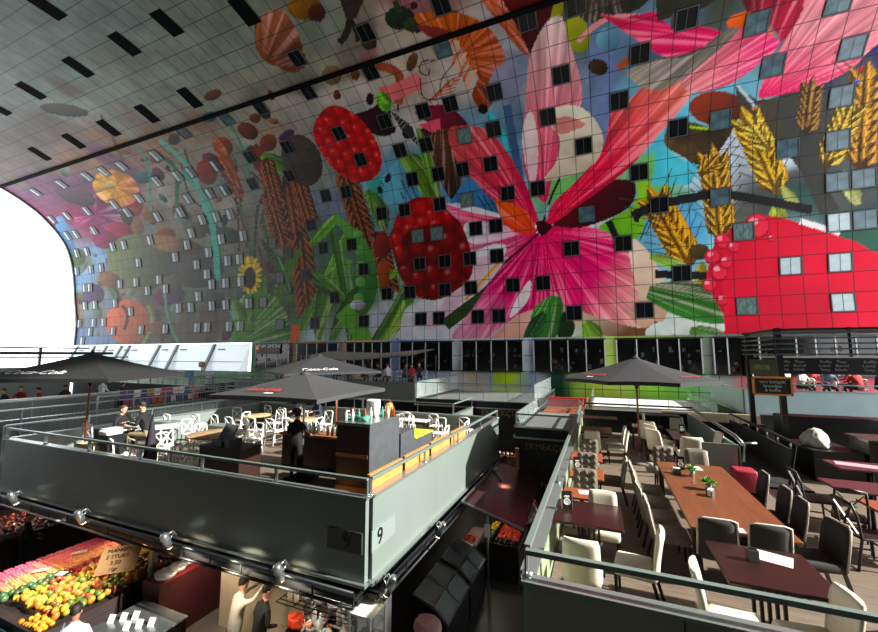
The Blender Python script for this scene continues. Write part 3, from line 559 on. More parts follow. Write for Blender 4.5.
def truss(root, a, b_, c):
    """lighting rail below a parapet; a,b_ ends in world space"""
    o = root.location; A_ = Vector(a)-o; B_ = Vector(b_)-o; b = MB(); d = (B_-A_).normalized()
    b.bar(A_, B_, .3, .04); b.tube([A_+Vector(c)*.2+Vector((0,0,.12)), B_+Vector(c)*.2+Vector((0,0,.12))], .03); b.tube([A_+Vector(c)*.2+Vector((0,0,-.1)), B_+Vector(c)*.2+Vector((0,0,-.1))], .03)
    n = int((B_-A_).length/.8)
    for k in range(n+1): p = A_+d*(B_-A_).length*k/n+Vector(c)*.2; b.bar(p+Vector((0,0,.12)), p+Vector((0,0,-.1)), .02)
    b.obj('lamp_rail', m_dsteel, root)
    b = MB(); q = Vector(c)*-.12; b.bar(A_+q+Vector((0,0,-.1)), B_+q+Vector((0,0,-.1)), .4, .08); b.obj('soffit_board', m_under, root)
def spot(px, py, pz, dx, dy, label, group=None):
    r = empty('spotlight', label, 'spotlight', (px, py, pz), math.atan2(dy, dx)-PI/2, group)
    b = MB(); T = Matrix.Translation((0, .1, .02)) @ Matrix.Rotation(-.45, 4, 'X'); b.lathe([(.001,-.17),(.07,-.16),(.075,0),(.075,.12),(.055,.16),(.001,.17)], 12, M=T); b.obj('lamp_housing', m_steel, r)
    b = MB(); b.tube([(0,-.12,.02),(0,-.02,.16),(0,.1,.12)], .014); b.tube([(-.08,.1,.02),(-.08,.02,.14),(.08,.02,.14),(.08,.1,.02)], .01); b.obj('bracket', m_steel, r)
    b = MB(); b.lathe([(.001,-.178),(.055,-.176),(.055,-.17),(.001,-.168)], 12, M=T); b.obj('bulb', m_lampw, r)
    return r
A = deck('the terrace marked 9', -15.8, -3.7, 5.8, 14.8, 'senw', 'se', railz=.3, posts=1.9)
truss(A['s'], (-15.9, 5.72, 2.12), (-3.75, 5.72, 2.12), (0,-1,0)); truss(A['e'], (-3.62, 5.9, 2.12), (-3.62, 14.8, 2.12), (1,0,0))
def text(body, size, M, parent, m, ext=.004, shear=0., name='lettering', align='CENTER', font_off=0.):
    c = bpy.data.curves.new(name, 'FONT'); c.body = body; c.size = size; c.extrude = ext; c.align_x = align; c.align_y = 'CENTER'; c.shear = shear; c.offset = font_off
    t = bpy.data.objects.new('tmp_text', c); COL.objects.link(t); bpy.context.view_layer.update()
    me = bpy.data.meshes.new_from_object(t.evaluated_get(bpy.context.evaluated_depsgraph_get())); bpy.data.objects.remove(t); me.materials.clear(); me.materials.append(m)
    o = bpy.data.objects.new(name, me); COL.objects.link(o); o.parent = parent; o.matrix_local = M; return o
def frame(pos, xa, ya):
    xa = Vector(xa).normalized(); za = xa.cross(Vector(ya)).normalized(); ya = za.cross(xa)
    M = Matrix((xa, ya, za)).transposed().to_4x4(); M.translation = pos; return M
o = A['s'].location.copy(); m_lab = mat('number_plate', (70,76,74), .5); m_num = mat('number_black', (10,10,10), .5); m_labl = mat('number_plate_light', (120,132,128), .5)
b = MB(); b.box(-4.45-o.x, -3.75-o.x, 5.73-o.y, 5.748-o.y, 2.72-o.z, 3.06-o.z); pn = b.obj('number_plate', m_lab, A['s']); text('9', .38, frame((-4.05-o.x, 5.725-o.y, 2.89-o.z), (1,0,0), (0,0,1)), pn, m_num)
o = A['e'].location.copy(); b = MB(); b.box(-3.648-o.x, -3.63-o.x, 5.85-o.y, 6.65-o.y, 2.72-o.z, 3.06-o.z); pn = b.obj('number_plate', m_labl, A['e']); text('9', .38, frame((-3.622-o.x, 6.1-o.y, 2.89-o.z), (0,1,0), (0,0,1)), pn, m_num)
for u, v, s in ((18,488,'leftmost spotlight under the dark face of the terrace marked 9'),(85,508,'spotlight above the dark crates, second from the left under the terrace marked 9'),(171,528,'spotlight beside the market post, under the terrace marked 9'),(283,557,'spotlight above the kitchen wall, rightmost on the dark face of the terrace marked 9')):
    p = ony(u, v, 5.5); spot(p[0], 5.52, 2.3, 0, -1, s, 'spotlights of the terrace marked 9')
spot(-3.4, 5.9, 2.25, 1, 0, 'spotlight at the lower corner under the number 9', 'spotlights of the terrace marked 9'); spot(-3.4, 8.1, 2.25, 1, 0, 'spotlight half way along the pale side of the terrace marked 9', 'spotlights of the terrace marked 9'); spot(-3.4, 12.6, 2.25, 1, 0, 'spotlight above the brown metal awning', 'spotlights of the terrace marked 9')
B = deck('the near terrace', -.82, 9.5, 4.42, 17.6, 'sw', 'sw', fas=m_fasd, railz=.3, posts=2.9)
b = MB(); b.box(-.7, 3.0, 17.5, 17.6, 2.9, 3.75); b.bar((-.7, 17.55, 4.0), (3.2, 17.55, 4.0), .06); tag(b.obj('end_parapet', m_dsteel), 'dark low wall closing the far end of the near terrace', 'parapet')
for x in (.62, 2.1, 3.6, 5.1): b = MB(); b.box(x+.82-.006, x+.82+.006, -.065, -.05, .02, 1.3); b.obj('panel_joint', m_under, B['s'])
Fk = deck("the small glass-railed roof", -2.8, -.95, 13.8, 18.9, 'sew', 'swn', top=3.5, bot=3.2, fl=3.35, fas=m_dsteel, glass=True, railz=.45, posts=1.2, floor_m=mat('roof_mid', (112,116,114), .5))
Ek = deck("the white-railed roof before the flower wall", -9.6, -3.1, 19.8, 27, 'sew', 'swe', top=3.6, bot=3.3, fl=3.45, fas=m_dsteel, glass=True, railz=.9, posts=1.1, floor_m=mat('roof_mid', (112,116,114), .5))
Gk = deck("the white-edged roof by the green wall", -.5, 4.9, 22.8, 28.5, 'sew', 'swe', top=3.25, bot=2.95, fl=3.23, fas=mat('white_edge', (215,222,218), .5), glass=True, railz=.5, posts=1.4, floor_m=mat('roof_light', (225,230,220), .5))
Ck = deck("the raised diners' terrace", -26, -10.6, 21.8, 27.6, 'se', 's', top=4.27, bot=3.2, fl=4.0, fas=m_fas, railz=.3, thick=.5)
Dk = deck("the pale terrace behind the louvred kiosk", 6.0, 14.5, 21.8, 27.6, 'sw', 's', top=4.42, bot=3.4, fl=4.0, fas=mat('pale_blue_panel', (165,188,190), .4, noise=.06, nscale=2), railz=.3)
W1 = deck("the mesh-fenced terrace at left", -32, -20, 5.5, 19, 'es', '', thick=1.2, fas=m_fas, floor_m=mat('roof_grey', (185,190,188), .5))
W2 = deck("the farthest terrace by the leaning glazing", -46, -30, 21, 27, 'se', 'se', fas=m_dsteel, railz=.5, thick=2.9)
W3 = deck("the low roof behind the white chairs", -18.5, -6.2, 16.6, 19.5, 'sew', 'se', thick=1.2, fas=m_fas, top=3.3, railz=.5)
W4 = deck('the dark stalls before the bright far opening', -60, -42, 3, 19, 'se', '', fas=m_fas, top=5.0, bot=2.0, fl=4.6, floor_m=mat('roof_mid', (112,116,114), .5), thick=4.6)
# wire mesh fences
m_mesh = mat('mesh_wire', (120,128,128), .5, .4)
def mesh_fence(label, a, b_, z0, z1, step=.12, group='wire mesh fences of the left terraces'):
    a = Vector(a); b_ = Vector(b_); L = (b_-a).length; d = (b_-a)/L; r = empty('mesh_fence', label, 'fence', (a.x, a.y, z0), math.atan2(d.y, d.x), group)
    w = MB(); h = z1-z0
    for k in range(int(L/step)): w.bar((k*step, 0, .02), (k*step, 0, h), .012)
    for k in range(int(h/step)): w.bar((0, 0, k*step), (L, 0, k*step), .012)
    w.obj('wire_mesh', m_mesh, r)
    t = MB(); t.bar((0,0,h), (L,0,h), .07, .05); t.obj('top_rail', m_steel, r)
    for k in range(int(L/2)+1): q = MB(); q.bar((k*2, 0, 0), (k*2, 0, h), .05); q.obj('fence_post', m_steel, r)
mesh_fence('mesh fence along the left edge of the terrace marked 9', (-16, 5.8), (-16, 15), 2.9, 3.95, .1)
mesh_fence('mesh fence across the aisle, in the middle of the three on the left', (-19.86, 5.6), (-19.86, 19), 2.9, 4.0, .14)
mesh_fence('mesh fence farthest to the left, before the far counter', (-24, 7.5), (-24, 19), 2.9, 3.95, .2)
def white_rail(label, pts, z0, z1, step=1.2, group='pale tube railings behind the terrace marked 9'):
    r = empty('railing', label, 'railing', (pts[0][0], pts[0][1], z0), 0, group); x0, y0 = pts[0]; h = z1-z0
    for (ax, ay), (bx, by) in zip(pts, pts[1:]):
        for zz in (h, h*.5): b = MB(); b.bar((ax-x0, ay-y0, zz), (bx-x0, by-y0, zz), .05); b.obj('rail', m_steel, r)
        n = int(math.hypot(bx-ax, by-ay)/step)
        for k in range(n+1): b = MB(); t = k/max(1, n); b.bar((ax-x0+(bx-ax)*t, ay-y0+(by-ay)*t, 0), (ax-x0+(bx-ax)*t, ay-y0+(by-ay)*t, h), .06); b.obj('rail_post', m_steel, r)
white_rail('pale tube railing behind the seated man in black', [(-20.3,19.2),(-20.3,21.5)], 3.0, 4.3)
white_rail('pale tube railing leading to the green strip, upper one', [(-28,20),(-28,27)], 2.9, 4.4)
white_rail('pale tube railing right behind the white chairs', [(-19.8,20.9),(-29.5,20.9)], 2.9, 4.1)
white_rail('pale tube railing along the aisle behind the left mesh fence', [(-19.0,9.5),(-19.0,16.2)], 2.9, 4.3)
white_rail('pale tube railing across the aisle end behind the seated pair', [(-18.9,15.3),(-16.3,15.3)], 2.9, 4.3)
white_rail('pale tube railing on the far edge of the terrace marked 9', [(-15.5,15.0),(-8.5,15.0)], 2.9, 4.05)
# white up-and-down railing beside the small kiosk roof
for k, (x, ya, yb) in enumerate(((-2.9,19.9,27),(-.68,17.8,22.3))):
    white_rail(('white stair railing left of the red stall sign', 'white stair railing right of the red stall sign')[k], [(x,ya),(x,yb)], 3.0, 3.75, .8, 'white stair railings beside the red sign')
# ---------------------------------------------------------------- lettered black fronts
m_let = mat('bronze_letters', (150,120,70), .5)
def sign_front(x0, x1, y, z0, z1, label, lines):
    r = empty('shop_sign', label, 'sign', ((x0+x1)/2, y, z0)); b = MB(); b.box(-(x1-x0)/2, (x1-x0)/2, 0, .12, 0, z1-z0); b.obj('board', m_blackp, r)
    for s, size, x, z in lines: text(s, size, frame((x, -.01, z), (1,0,0), (0,0,1)), r, m_let, font_off=0)
sign_front(-2.75, -1.0, 13.95, 1.0, 3.2, 'near black shop sign lettered in bronze under the small glass-railed roof', [('EKMEKÇI', .3, -.05, 1.85), ('Fırın', .3, .1, .6)])
sign_front(-7.3, -3.3, 19.95, 2.3, 3.3, 'far black shop sign lettered in bronze under the white-railed stall roof', [('EKMEKÇI', .42, .3, .72)])
b = MB(); b.box(-2.7, -1.05, 14.2, 18.7, 0, 3.1); tag(b.obj('shop_kiosk', mat('kiosk_dark', (22,20,20), .6)), 'dark kiosk body behind the near bronze-lettered sign', 'kiosk')
b = MB(); b.box(-9.4, -3.3, 20.2, 26.8, 0, 3.2); tag(b.obj('shop_kiosk', mat('kiosk_dark', (22,20,20), .6)), 'dark kiosk body behind the far bronze-lettered sign', 'kiosk')
b = MB(); b.box(-.4, 4.8, 23, 28.3, 0, 2.9); tag(b.obj('shop_kiosk', mat('kiosk_green', (60,80,55), .6)), 'kiosk body below the white-edged roof by the green wall', 'kiosk')
b = MB(); b.box(-25.8, -10.8, 22, 27.4, 0, 3.15); tag(b.obj('shop_kiosk', mat('kiosk_dark', (22,20,20), .6)), 'dark stall body below the raised diners', 'kiosk')
b = MB(); b.box(6.2, 14.4, 22, 27.4, 0, 3.4); tag(b.obj('shop_kiosk', mat('kiosk_dark', (22,20,20), .6)), 'dark stall body below the pale blue-grey terrace', 'kiosk')
# red fruit stall with a sign between the kiosk roofs
r = empty('red_stall', 'stall with a bright red sign board over bronze-brown goods, between two roofs', 'stall', (-1.6, 19.6, 0)); m_red = mat('sign_red', (205,22,28), .5)
b = MB(); b.box(-1.2, 1.0, 3.2, 3.4, 3.2, 3.65); q = b.obj('sign_board', m_red, r); text('N', .42, frame((.55, 3.18, 3.42), (1,0,0), (0,0,1)), q, mat('paint_white', (230,230,230), .5)); b = MB(); b.box(-1.2, 1.0, .6, 3.2, 2.2, 3.15); b.obj('goods_shelf', mat('bronze_goods', (120,60,30), .6, noise=.9, nscale=3), r)
b = MB(); b.box(-1.2, 1.0, .6, 3.3, 0, 2.2); b.obj('counter', m_blackp, r)
# ---------------------------------------------------------------- louvred kiosk at the right
r = empty('louvred_kiosk', 'black kiosk with grey horizontal louvres and a menu band, upper right', 'kiosk', (4.9, 14.5, 2.9)); m_blk = mat('kiosk_black', (13,14,15), .45); m_lou = mat('louvre_grey', (110,116,118), .35, .6)
for x, y in ((0,0),(0,2.6),(5.5,0),(5.5,2.6)): b = MB(); b.box(x-.07, x+.07, y-.07, y+.07, 0, 3.9); b.obj('corner_post', m_blk, r)
for k in range(5):
    z = 3.12+k*.155
    for nm, a, c in (('front', (-.1,-.1,z), (6.5,-.1,z)), ('side', (-.1,-.1,z), (-.1,2.8,z))): b = MB(); b.bar(a, c, .1, .045); b.obj('louvre', m_lou, r)
for x in (1.6, 3.3, 5): b = MB(); b.bar((x,-.02,3.05), (x,-.02,3.9), .05); b.obj('louvre_bracket', m_blk, r)
b = MB(); b.box(-.1, 6.5, 0, 2.8, 3.82, 3.88); b.obj('roof', m_blk, r)
b = MB(); b.box(.4, 6.5, 2.6, 2.7, 2.45, 3.0); q = b.obj('menu_band', m_blackp, r); m_chalk = mat('chalk', (170,175,170), .8)
for j in range(5):
    text('\n'.join(['Koffie   Thee', 'Lunch   Borrel', 'Soep   Salade']), .13, frame((1.2+j*1.1, 2.585, 2.74), (1,0,0), (0,0,1)), q, m_chalk)
b = MB(); b.box(.3, 6.5, 2.5, 2.6, 3.0, 3.07); b.obj('light_strip', mat('strip_white', (230,230,225), .4), r)
b = MB(); b.box(-.03, .03, .1, 2.5, 2.45, 2.95); q = b.obj('menu_board', m_blackp, r); text('KOFFIE & THEE', .22, frame((-.04, 1.3, 2.7), (0,-1,0), (0,0,1)), q, mat('letter_olive', (150,160,60), .6))
text('KOFFIE & THEE', .22, frame((.04, 1.3, 2.7), (0,1,0), (0,0,1)), q, mat('letter_olive', (150,160,60), .6))
r = empty('chalk_board', 'small chalk board in an orange wooden frame hung on the kiosk post', 'sign', (4.6, 14.25, 5.1)); b = MB(); b.box(-.42, .42, 0, .03, -.22, .22); q = b.obj('board', m_blackp, r)
text('vers belegde\nbroodjes\n& koffie', .12, frame((0, -.01, 0), (1,0,0), (0,0,1)), q, m_chalk)
b = MB(); m_orw = mat('orange_wood', (200,125,45), .5)
for a in ((-.47,.47,.22,.27),(-.47,.47,-.27,-.22),(-.47,-.42,-.27,.27),(.42,.47,-.27,.27)): b.box(a[0], a[1], -.02, .04, a[2], a[3])
b.obj('frame', m_orw, r)
# stair well: panels, rails, cream band
r = empty('stair_enclosure', 'dark panelled stair opening with steel hand rails beside the booth', 'stairs', (3.0, 11.6, 2.9)); b = MB(); b.box(-.75, 0, 0, .06, 0, .95); b.obj('end_panel', m_fas, r); b = MB(); b.box(-.03, .03, 0, 5.9, 0, .9); b.obj('side_panel', m_fas, r)
b = MB(); b.tube([(.1,5.6,1.1),(.1,.6,1.05),(.1,.1,.95)], .045); b.tube([(.1,.1,.55),(.12,0,1.0),(.35,0,1.02)], .03); b.obj('handrail', m_steel, r)
b = MB(); b.box(1.3, 1.36, 1.0, 5.9, -.3, .75); b.obj('inner_panel', mat('stair_black', (24,25,27), .5), r); b = MB(); b.box(.05, 1.35, 0, 5.9, .01, .04); b.obj('stair_opening', mat('opening_dark', (9,9,10), .8), r)
for k in range(7): b = MB(); b.tube([(1.33, 1+k*.75, .75), (1.33, 1+k*.75, .95)], .02); b.obj('rail_post', m_steel, r)
b = MB(); b.bar((1.33, .4, .95), (1.33, 5.9, .95), .08, .05); b.obj('outer_rail', m_dsteel, r); b = MB(); b.bar((1.4,.9,.9), (1.0,.3,0), .05); b.obj('brace', m_dsteel, r)
b = MB(); b.box(3.2,5.4,17.64,17.78,0,3.5); tag(b.obj('stair_back_wall', m_blk), 'black wall below the cream panels at the back of the stair', 'wall')
m_crm = mat('cream_panel', (228,208,178), .5)
for k in range(3): b = MB(); x = 2.15+k*1.05; b.box(x, x+1.02, 17.64, 17.72, 3.5 if k else 0, 3.83); tag(b.obj('cream_panel', m_crm), ('cream panel left of the stair behind the booth', 'cream panel in the middle behind the stair', 'cream panel right beside the kiosk post')[k], 'panel', 'cream panels behind the stair')
FL0 = 2.9
# right hand dark bar counters
r = empty('bar_counter', 'dark bar counter with raised front at the right edge, before the pale terrace', 'counter', (6.2, 11.4, 2.9)); b = MB(); b.box(-.4, 3.2, 1.2, 2, 0, 1.05); b.obj('counter_body', m_blk, r); b = MB(); b.box(-.45, 3.2, 1.1, 2.1, 1.05, 1.1); b.obj('counter_top', mat('counter_top_dark', (50,45,45), .25), r)
b = MB(); b.box(-.2, 1.0, 1.15, 1.19, .55, 1.0); b.obj('grey_panel', m_fas, r)
b = MB(); b.rbox(5.2, 9.4, 15.6, 16.3, FL0, FL0+1.2, .03); tag(b.obj('kiosk_counter', m_blk), 'black counter standing under the louvred kiosk', 'counter')
# ---------------------------------------------------------------- furniture of the near terrace
m_cream = mat('cream_leather', (214,204,184), .5, noise=.05, nscale=6, bump=.1); m_taupe = mat('taupe_fabric', (112,104,92), .85, noise=.12, nscale=20, bump=.3); m_tdark = mat('charcoal_fabric', (48,46,44), .85, noise=.1, nscale=20)
m_leg = mat('dark_wood_leg', (30,20,16), .45); m_edge = mat('pale_piping', (196,190,176), .5)
FL = 2.9
def uchair(kind, label, x, y, rz, group=None):
    fab = {'cream': m_cream, 'taupe': m_taupe, 'dark': m_tdark, 'tuft': m_taupe}[kind]
    r = empty('upholstered_chair', label, 'chair', (x, y, FL), rz, group)
    b = MB(); b.rbox(-.23, .23, -.2, .25, .36, .49, .05); b.obj('seat', fab, r)
    b = MB(); rings = []
    for k in range(9):
        t = k/8; z = .36+.56*t; yb = -.2-.09*t**1.5-.0; w = .225-.015*t+(-.02 if k in (0, 8) else 0); th = .035-(.012 if k in (0, 8) else 0)
        rings.append([(w*sx*(1 if abs(sx) < 1 else 1), yb+th*sy-(.03*(1-sx*sx)), z) for sx, sy in ((-1,-.5),(-.6,-1),(0,-1),(.6,-1),(1,-.5),(1,.5),(.6,1),(0,1),(-.6,1),(-1,.5))])
    b.loft(rings); b.obj('backrest', fab, r)
    if kind in ('taupe', 'dark'):
        b = MB(); pts = [(-.232,-.2,.4),(-.228,-.25,.66),(-.222,-.29,.9),(-.15,-.31,.925),(.15,-.31,.925),(.222,-.29,.9),(.228,-.25,.66),(.232,-.2,.4)]; b.tube(pts, .014, 6); b.obj('piping', m_edge, r)
    if kind == 'tuft':
        for i in range(3):
            for j in range(4):
                z = .5+j*.12; yy = -.2-.09*((z-.36)/.56)**1.5-.03*(1-(abs(i-1)*.6)**2)+.045; q = MB(); q.ball((-.14+.14*i, yy-.004, z), .05, 8, 6, .95, .22, .95); q.obj('tuft', fab, r)
    for sx in (-1, 1):
        b = MB(); b.add([(sx*.2-.02,.2,.37),(sx*.2+.02,.2,.37),(sx*.2+.02,.24,.37),(sx*.2-.02,.24,.37),(sx*.2-.013,.205,0),(sx*.2+.013,.205,0),(sx*.2+.013,.232,0),(sx*.2-.013,.232,0)], [(0,1,2,3),(7,6,5,4),(0,4,5,1),(1,5,6,2),(2,6,7,3),(3,7,4,0)]); b.obj('leg', m_leg, r)
        b = MB(); b.bar((sx*.195,-.19,.37), (sx*.195,-.29,0), .035, .035); b.obj('leg', m_leg, r)
    return r
HP_ = PI/2
near = [('cream','cream leather chair seen from behind, tucked under the small dark table',-.3,5.42,0),
 ('cream','cream leather chair turned side-on with its seat in the sun',.32,5.78,HP_-.12),
 ('cream','cream leather chair with its back at the left end of the front dark table',1.12,4.97,-HP_-.15),
 ('cream','cream leather chair in the corner below the right end of the front dark table',1.74,4.92,HP_+.1),
 ('taupe','grey-brown chair beyond the front dark table at the right edge of the terrace rail',2.35,5.05,HP_+.45),
 ('cream','cream leather chair half hidden beyond the small dark table',-.05,6.72,PI),
 ('tuft','tufted grey chair behind the small dark table with the menu holder',-.35,7.9,PI),
 ('tuft','tufted grey chair between the second and third brick-brown tables along the rail',-.35,9.25,PI),
 ('tuft','tufted grey chair at the far end of the row of brick-brown tables',-.35,10.75,PI),
 ('taupe','grey-brown chair standing side-on in the aisle beside the parasol foot',.12,9.35,HP_),
 ('taupe','grey-brown chair at the left of the long table, nearest one',.86,6.95,-HP_),
 ('taupe','grey-brown chair at the left of the long table, second one',.8,7.6,-HP_+.08),
 ('taupe','grey-brown chair at the left of the long table, third one',.8,8.3,-HP_-.05),
 ('taupe','grey-brown chair at the left of the long table, farthest one',.78,9.0,-HP_),
 ('dark','charcoal chair at the left of the near end of the long table',1.36,6.72,0),
 ('dark','charcoal chair at the right of the near end of the long table',1.93,6.75,.03),
 ('dark','charcoal chair pulled out at the near right corner of the long table',2.5,6.85,HP_+.2),
 ('dark','charcoal chair right of the long table, second from the near end',2.45,7.75,HP_),
 ('dark','charcoal chair right of the long table, third from the near end',2.45,8.3,HP_),
 ('dark','charcoal chair with pale edge on the right of the long table, farthest',2.45,9.2,HP_),
 ('tuft','tufted grey chair at the far left corner of the long table',1.3,10.55,PI),
 ('taupe','pale grey chair at the far end of the long table beside a leaflet',1.95,10.5,PI),
 ('cream','cream chair seen from behind in front of the booth table',2.1,12.3,0),
 ('cream','cream chair at the left of the booth table, nearest',1.55,13.0,-.9),
 ('cream','cream chair at the left of the booth table, middle',1.6,13.8,-1.0),
 ('cream','cream chair at the left of the booth table, farthest',1.5,14.6,-.6),
 ('cream','cream chair at the right of the booth table under the stair rail',2.6,12.95,HP_+.1),
 ('cream','cream chair at the far end of the terrace by the dark side table',2.4,15.8,PI),
 ('cream','cream chair back seen from behind at the far table by the left rail',-.3,12.6,0),
 ('cream','cream chair side-on at the far left table, nearer one',.35,12.6,HP_),
 ('cream','cream chair side-on at the far left table, farther one',.32,13.4,HP_)]
for k, l, x, y, rz in near:
    q = uchair(k, l, x, y, rz, 'upholstered chairs on the near terrace')
    if 'booth' in l: q.scale = (1.2, 1.2, 1.08)
m_tab = mat('orange_brown_wood', (112,64,40), .36, noise=.22, nscale=2.2, stretch=(9,.7,1)); m_tdk = mat('dark_red_wood', (46,22,21), .3, noise=.3, nscale=3, stretch=(.8,12,1)); m_brick = mat('brick_brown_wood', (142,74,46), .4, noise=.15, nscale=5); m_crim = mat('crimson_top', (78,20,26), .5); m_iron = mat('cast_iron', (18,18,20), .45, .4)
def table(label, x, y, w, d, top, legs='post', h=.75, rz=0, group=None, th=.04, fl=FL):
    r = empty('table', label, 'table', (x, y, fl), rz, group)
    b = MB(); b.rbox(-w/2, w/2, -d/2, d/2, h-th, h, .012); b.obj('tabletop', top, r)
    if legs == 'post':
        n = 2 if max(w, d) > 1.4 else 1
        for k in range(n):
            o_ = 0 if n == 1 else (k-.5)*max(w, d)*.55; ox, oy = (o_, 0) if w > d else (0, o_)
            b = MB(); b.lathe([(.035,.03),(.03,.4),(.035,h-th)], 10, (ox, oy, 0)); b.obj('pedestal', m_iron, r)
            b = MB(); b.bar((ox-.28,oy,.02), (ox+.28,oy,.02), .07, .04); b.bar((ox,oy-.28,.02), (ox,oy+.28,.02), .07, .04); b.obj('foot', m_iron, r)
    elif legs == 'slat':
        b = MB()
        for k in range(5): b.box(-.16+k*.07, -.13+k*.07, -.02, .02, .05, h-th)
        b.box(-.2, .2, -.25, .25, 0, .05); b.obj('slatted_pedestal', m_leg, r)
    else:
        for sx in (-1, 1):
            for sy in (-1, 1): b = MB(); b.box(sx*(w/2-.08)-.045, sx*(w/2-.08)+.045, sy*(d/2-.1)-.045, sy*(d/2-.1)+.045, 0, h-th); b.obj('leg', m_leg, r)
        b = MB(); b.box(-w/2+.06, w/2-.06, -d/2+.06, d/2-.06, h-th-.09, h-th); b.obj('apron', m_leg, r)
    return r
table('long orange-brown table with potted plants and napkin holders', 1.67, 8.3, 1.22, 3.6, m_tab, 'four')
table('dark red-brown table at the front right with a grey holder and white papers', 1.63, 5.63, .96, .98, m_tdk, 'slat')
table('small dark red table with a menu holder beside the left rail', -.25, 6.45, .92, .92, m_tdk, 'slat')
table('brick-brown table with a white leaflet, nearest in the rail row', -.38, 7.3, .6, .5, m_brick)
table('brick-brown table in the middle of the rail row', -.33, 8.55, .62, .7, m_brick)
table('brick-brown table farthest in the rail row', -.38, 9.95, .68, .75, m_brick)
table('dark table at the far left of the terrace before the cream chairs', -.2, 13.5, .9, 1.1, m_tdk)
table('dark serving table by the end wall of the terrace at far left', -.1, 16.2, 1.2, .7, m_tdk)
table('dark booth table between the cream chairs', 2.12, 13.7, .55, 1.7, m_tdk)
table('dark high table beyond the booth near the end rail', 1.9, 16.3, 1.3, .6, m_tdk, h=.95)
table('crimson table with a grey menu at the right edge', 4.35, 9.55, 1.15, .8, m_crim)
table('second brown table behind the dark wooden chair at the right edge', 4.3, 8.4, 1.0, .75, m_brick)
table('dark table with a pink-white leaflet before the bar counter', 5.2, 11.3, 1.3, .8, m_crim)
# dark wooden chairs
def wchair(label, x, y, rz):
    r = empty('wooden_chair', label, 'chair', (x, y, FL), rz, 'dark wooden chairs at the right edge')
    m = mat('mahogany', (34,16,13), .45)
    b = MB(); b.rbox(-.21, .21, -.2, .22, .43, .465, .03); b.obj('seat', m, r)
    for sx in (-1, 1):
        b = MB(); b.tube([(sx*.19,.19,.43),(sx*.2,.21,0)], .02, 8, .014); b.obj('leg', m, r)
        b = MB(); b.tube([(sx*.18,-.27,0),(sx*.185,-.19,.45),(sx*.19,-.23,.75),(sx*.17,-.29,.95)], .018, 8); b.obj('back_leg', m, r)
        b = MB(); b.bar((sx*.19,.18,.16), (sx*.185,-.22,.18), .02); b.obj('stretcher', m, r)
    b = MB(); b.tube([(-.17,-.285,.93),(0,-.32,.955),(.17,-.285,.93)], .028, 8); b.obj('top_rail', m, r)
    b = MB(); b.bar((-.15,-.28,.88), (.13,-.2,.5), .03, .015); b.bar((.15,-.28,.88), (-.13,-.2,.5), .03, .015); b.obj('cross_splat', m, r); b = MB(); b.bar((-.19,.18,.28), (.19,.18,.28), .02); b.obj('stretcher', m, r)
wchair('dark wooden chair at the left end of the crimson table', 3.55, 9.55, -HP_); wchair('dark wooden chair in front of the crimson table beside the brown one', 3.7, 8.75, -.3); wchair('dark wooden chair at the lower right, seen against the floor', 3.55, 8.0, -HP_+.2)
# high stools
def stool(label, x, y, back):
    r = empty('bar_stool', label, 'stool', (x, y, FL), HP_ if back else 0, 'high stools at the far end'); b = MB(); b.rbox(-.19, .19, -.19, .19, .7, .77, .04); b.obj('seat', m_cream if back else m_tdark, r)
    for sx in (-1, 1):
        for sy in (-1, 1): b = MB(); b.bar((sx*.15, sy*.15, .7), (sx*.19, sy*.19, 0), .035); b.obj('leg', m_leg, r)
    b = MB(); b.bar((-.18,.18,.25), (.18,.18,.25), .025); b.bar((-.18,-.18,.25), (.18,-.18,.25), .025); b.obj('foot_rail', m_leg, r)
    if back: b = MB(); b.rbox(-.19, .19, -.2, -.14, .74, 1.15, .03); b.obj('backrest', m_cream, r)
stool('cream high chair with a back behind the parasol pole', 1.1, 14.9, True); stool('backless dark high stool right of the cream high chair', 1.62, 14.8, False)
# ---------------------------------------------------------------- things on the tables
m_pot = mat('pot_steel', (150,152,150), .3, .7); m_leafg = mat('plant_green', (96,150,42), .5, noise=.4, nscale=30); m_paper = mat('paper_white', (232,232,228), .6); m_hold = mat('holder_grey', (110,112,108), .35, .5)
def pot_plant(label, x, y):
    z = FL+.75; r = empty('potted_plant', label, 'plant', (x, y, z), 0, 'potted plants on the long table'); b = MB(); b.lathe([(.045,0),(.05,.01),(.055,.13),(.05,.13),(.045,.11),(.001,.11)], 14); b.obj('pot', m_pot, r)
    b = MB(); rr = random.Random(x*100)
    for k in range(70):
        a = rr.uniform(0, 2*PI); e = rr.uniform(.2, 1.3); L = rr.uniform(.09, .17); d = Vector((math.cos(a)*math.cos(e), math.sin(a)*math.cos(e), math.sin(e))); s = d.cross(Vector((0,0,1))).normalized()*.016; p = Vector((math.cos(a)*.02, math.sin(a)*.02, .11)); q = p+d*L; mid = p+d*L*.6
        b.add([p, mid-s, q+Vector((0,0,-.03)), mid+s], [(0,1,2,3)])
    b.obj('foliage', m_leafg, r)
pot_plant('leafy green plant in a steel pot, farther one on the long table', 1.56, 9.1); pot_plant('leafy green plant in a steel pot, nearer one on the long table', 1.66, 8.3)
def napkin(label, x, y, rz, fl=FL+.75):
    r = empty('napkin_holder', label, 'napkin holder', (x, y, fl), rz, 'napkin holders on the terrace tables'); b = MB(); b.box(-.07,.07,-.04,.04,0,.012); b.box(-.07,.07,-.045,-.038,0,.1); b.box(-.07,.07,.038,.045,0,.1); b.obj('holder', m_hold, r); b = MB(); b.rbox(-.065,.065,-.034,.034,.012,.115,.01); b.obj('napkins', m_paper, r)
napkin('white napkin holder left of the farther potted plant', 1.32, 9.2, .1); napkin('white napkin holder in front of the nearer potted plant', 1.62, 7.98, 1.1)
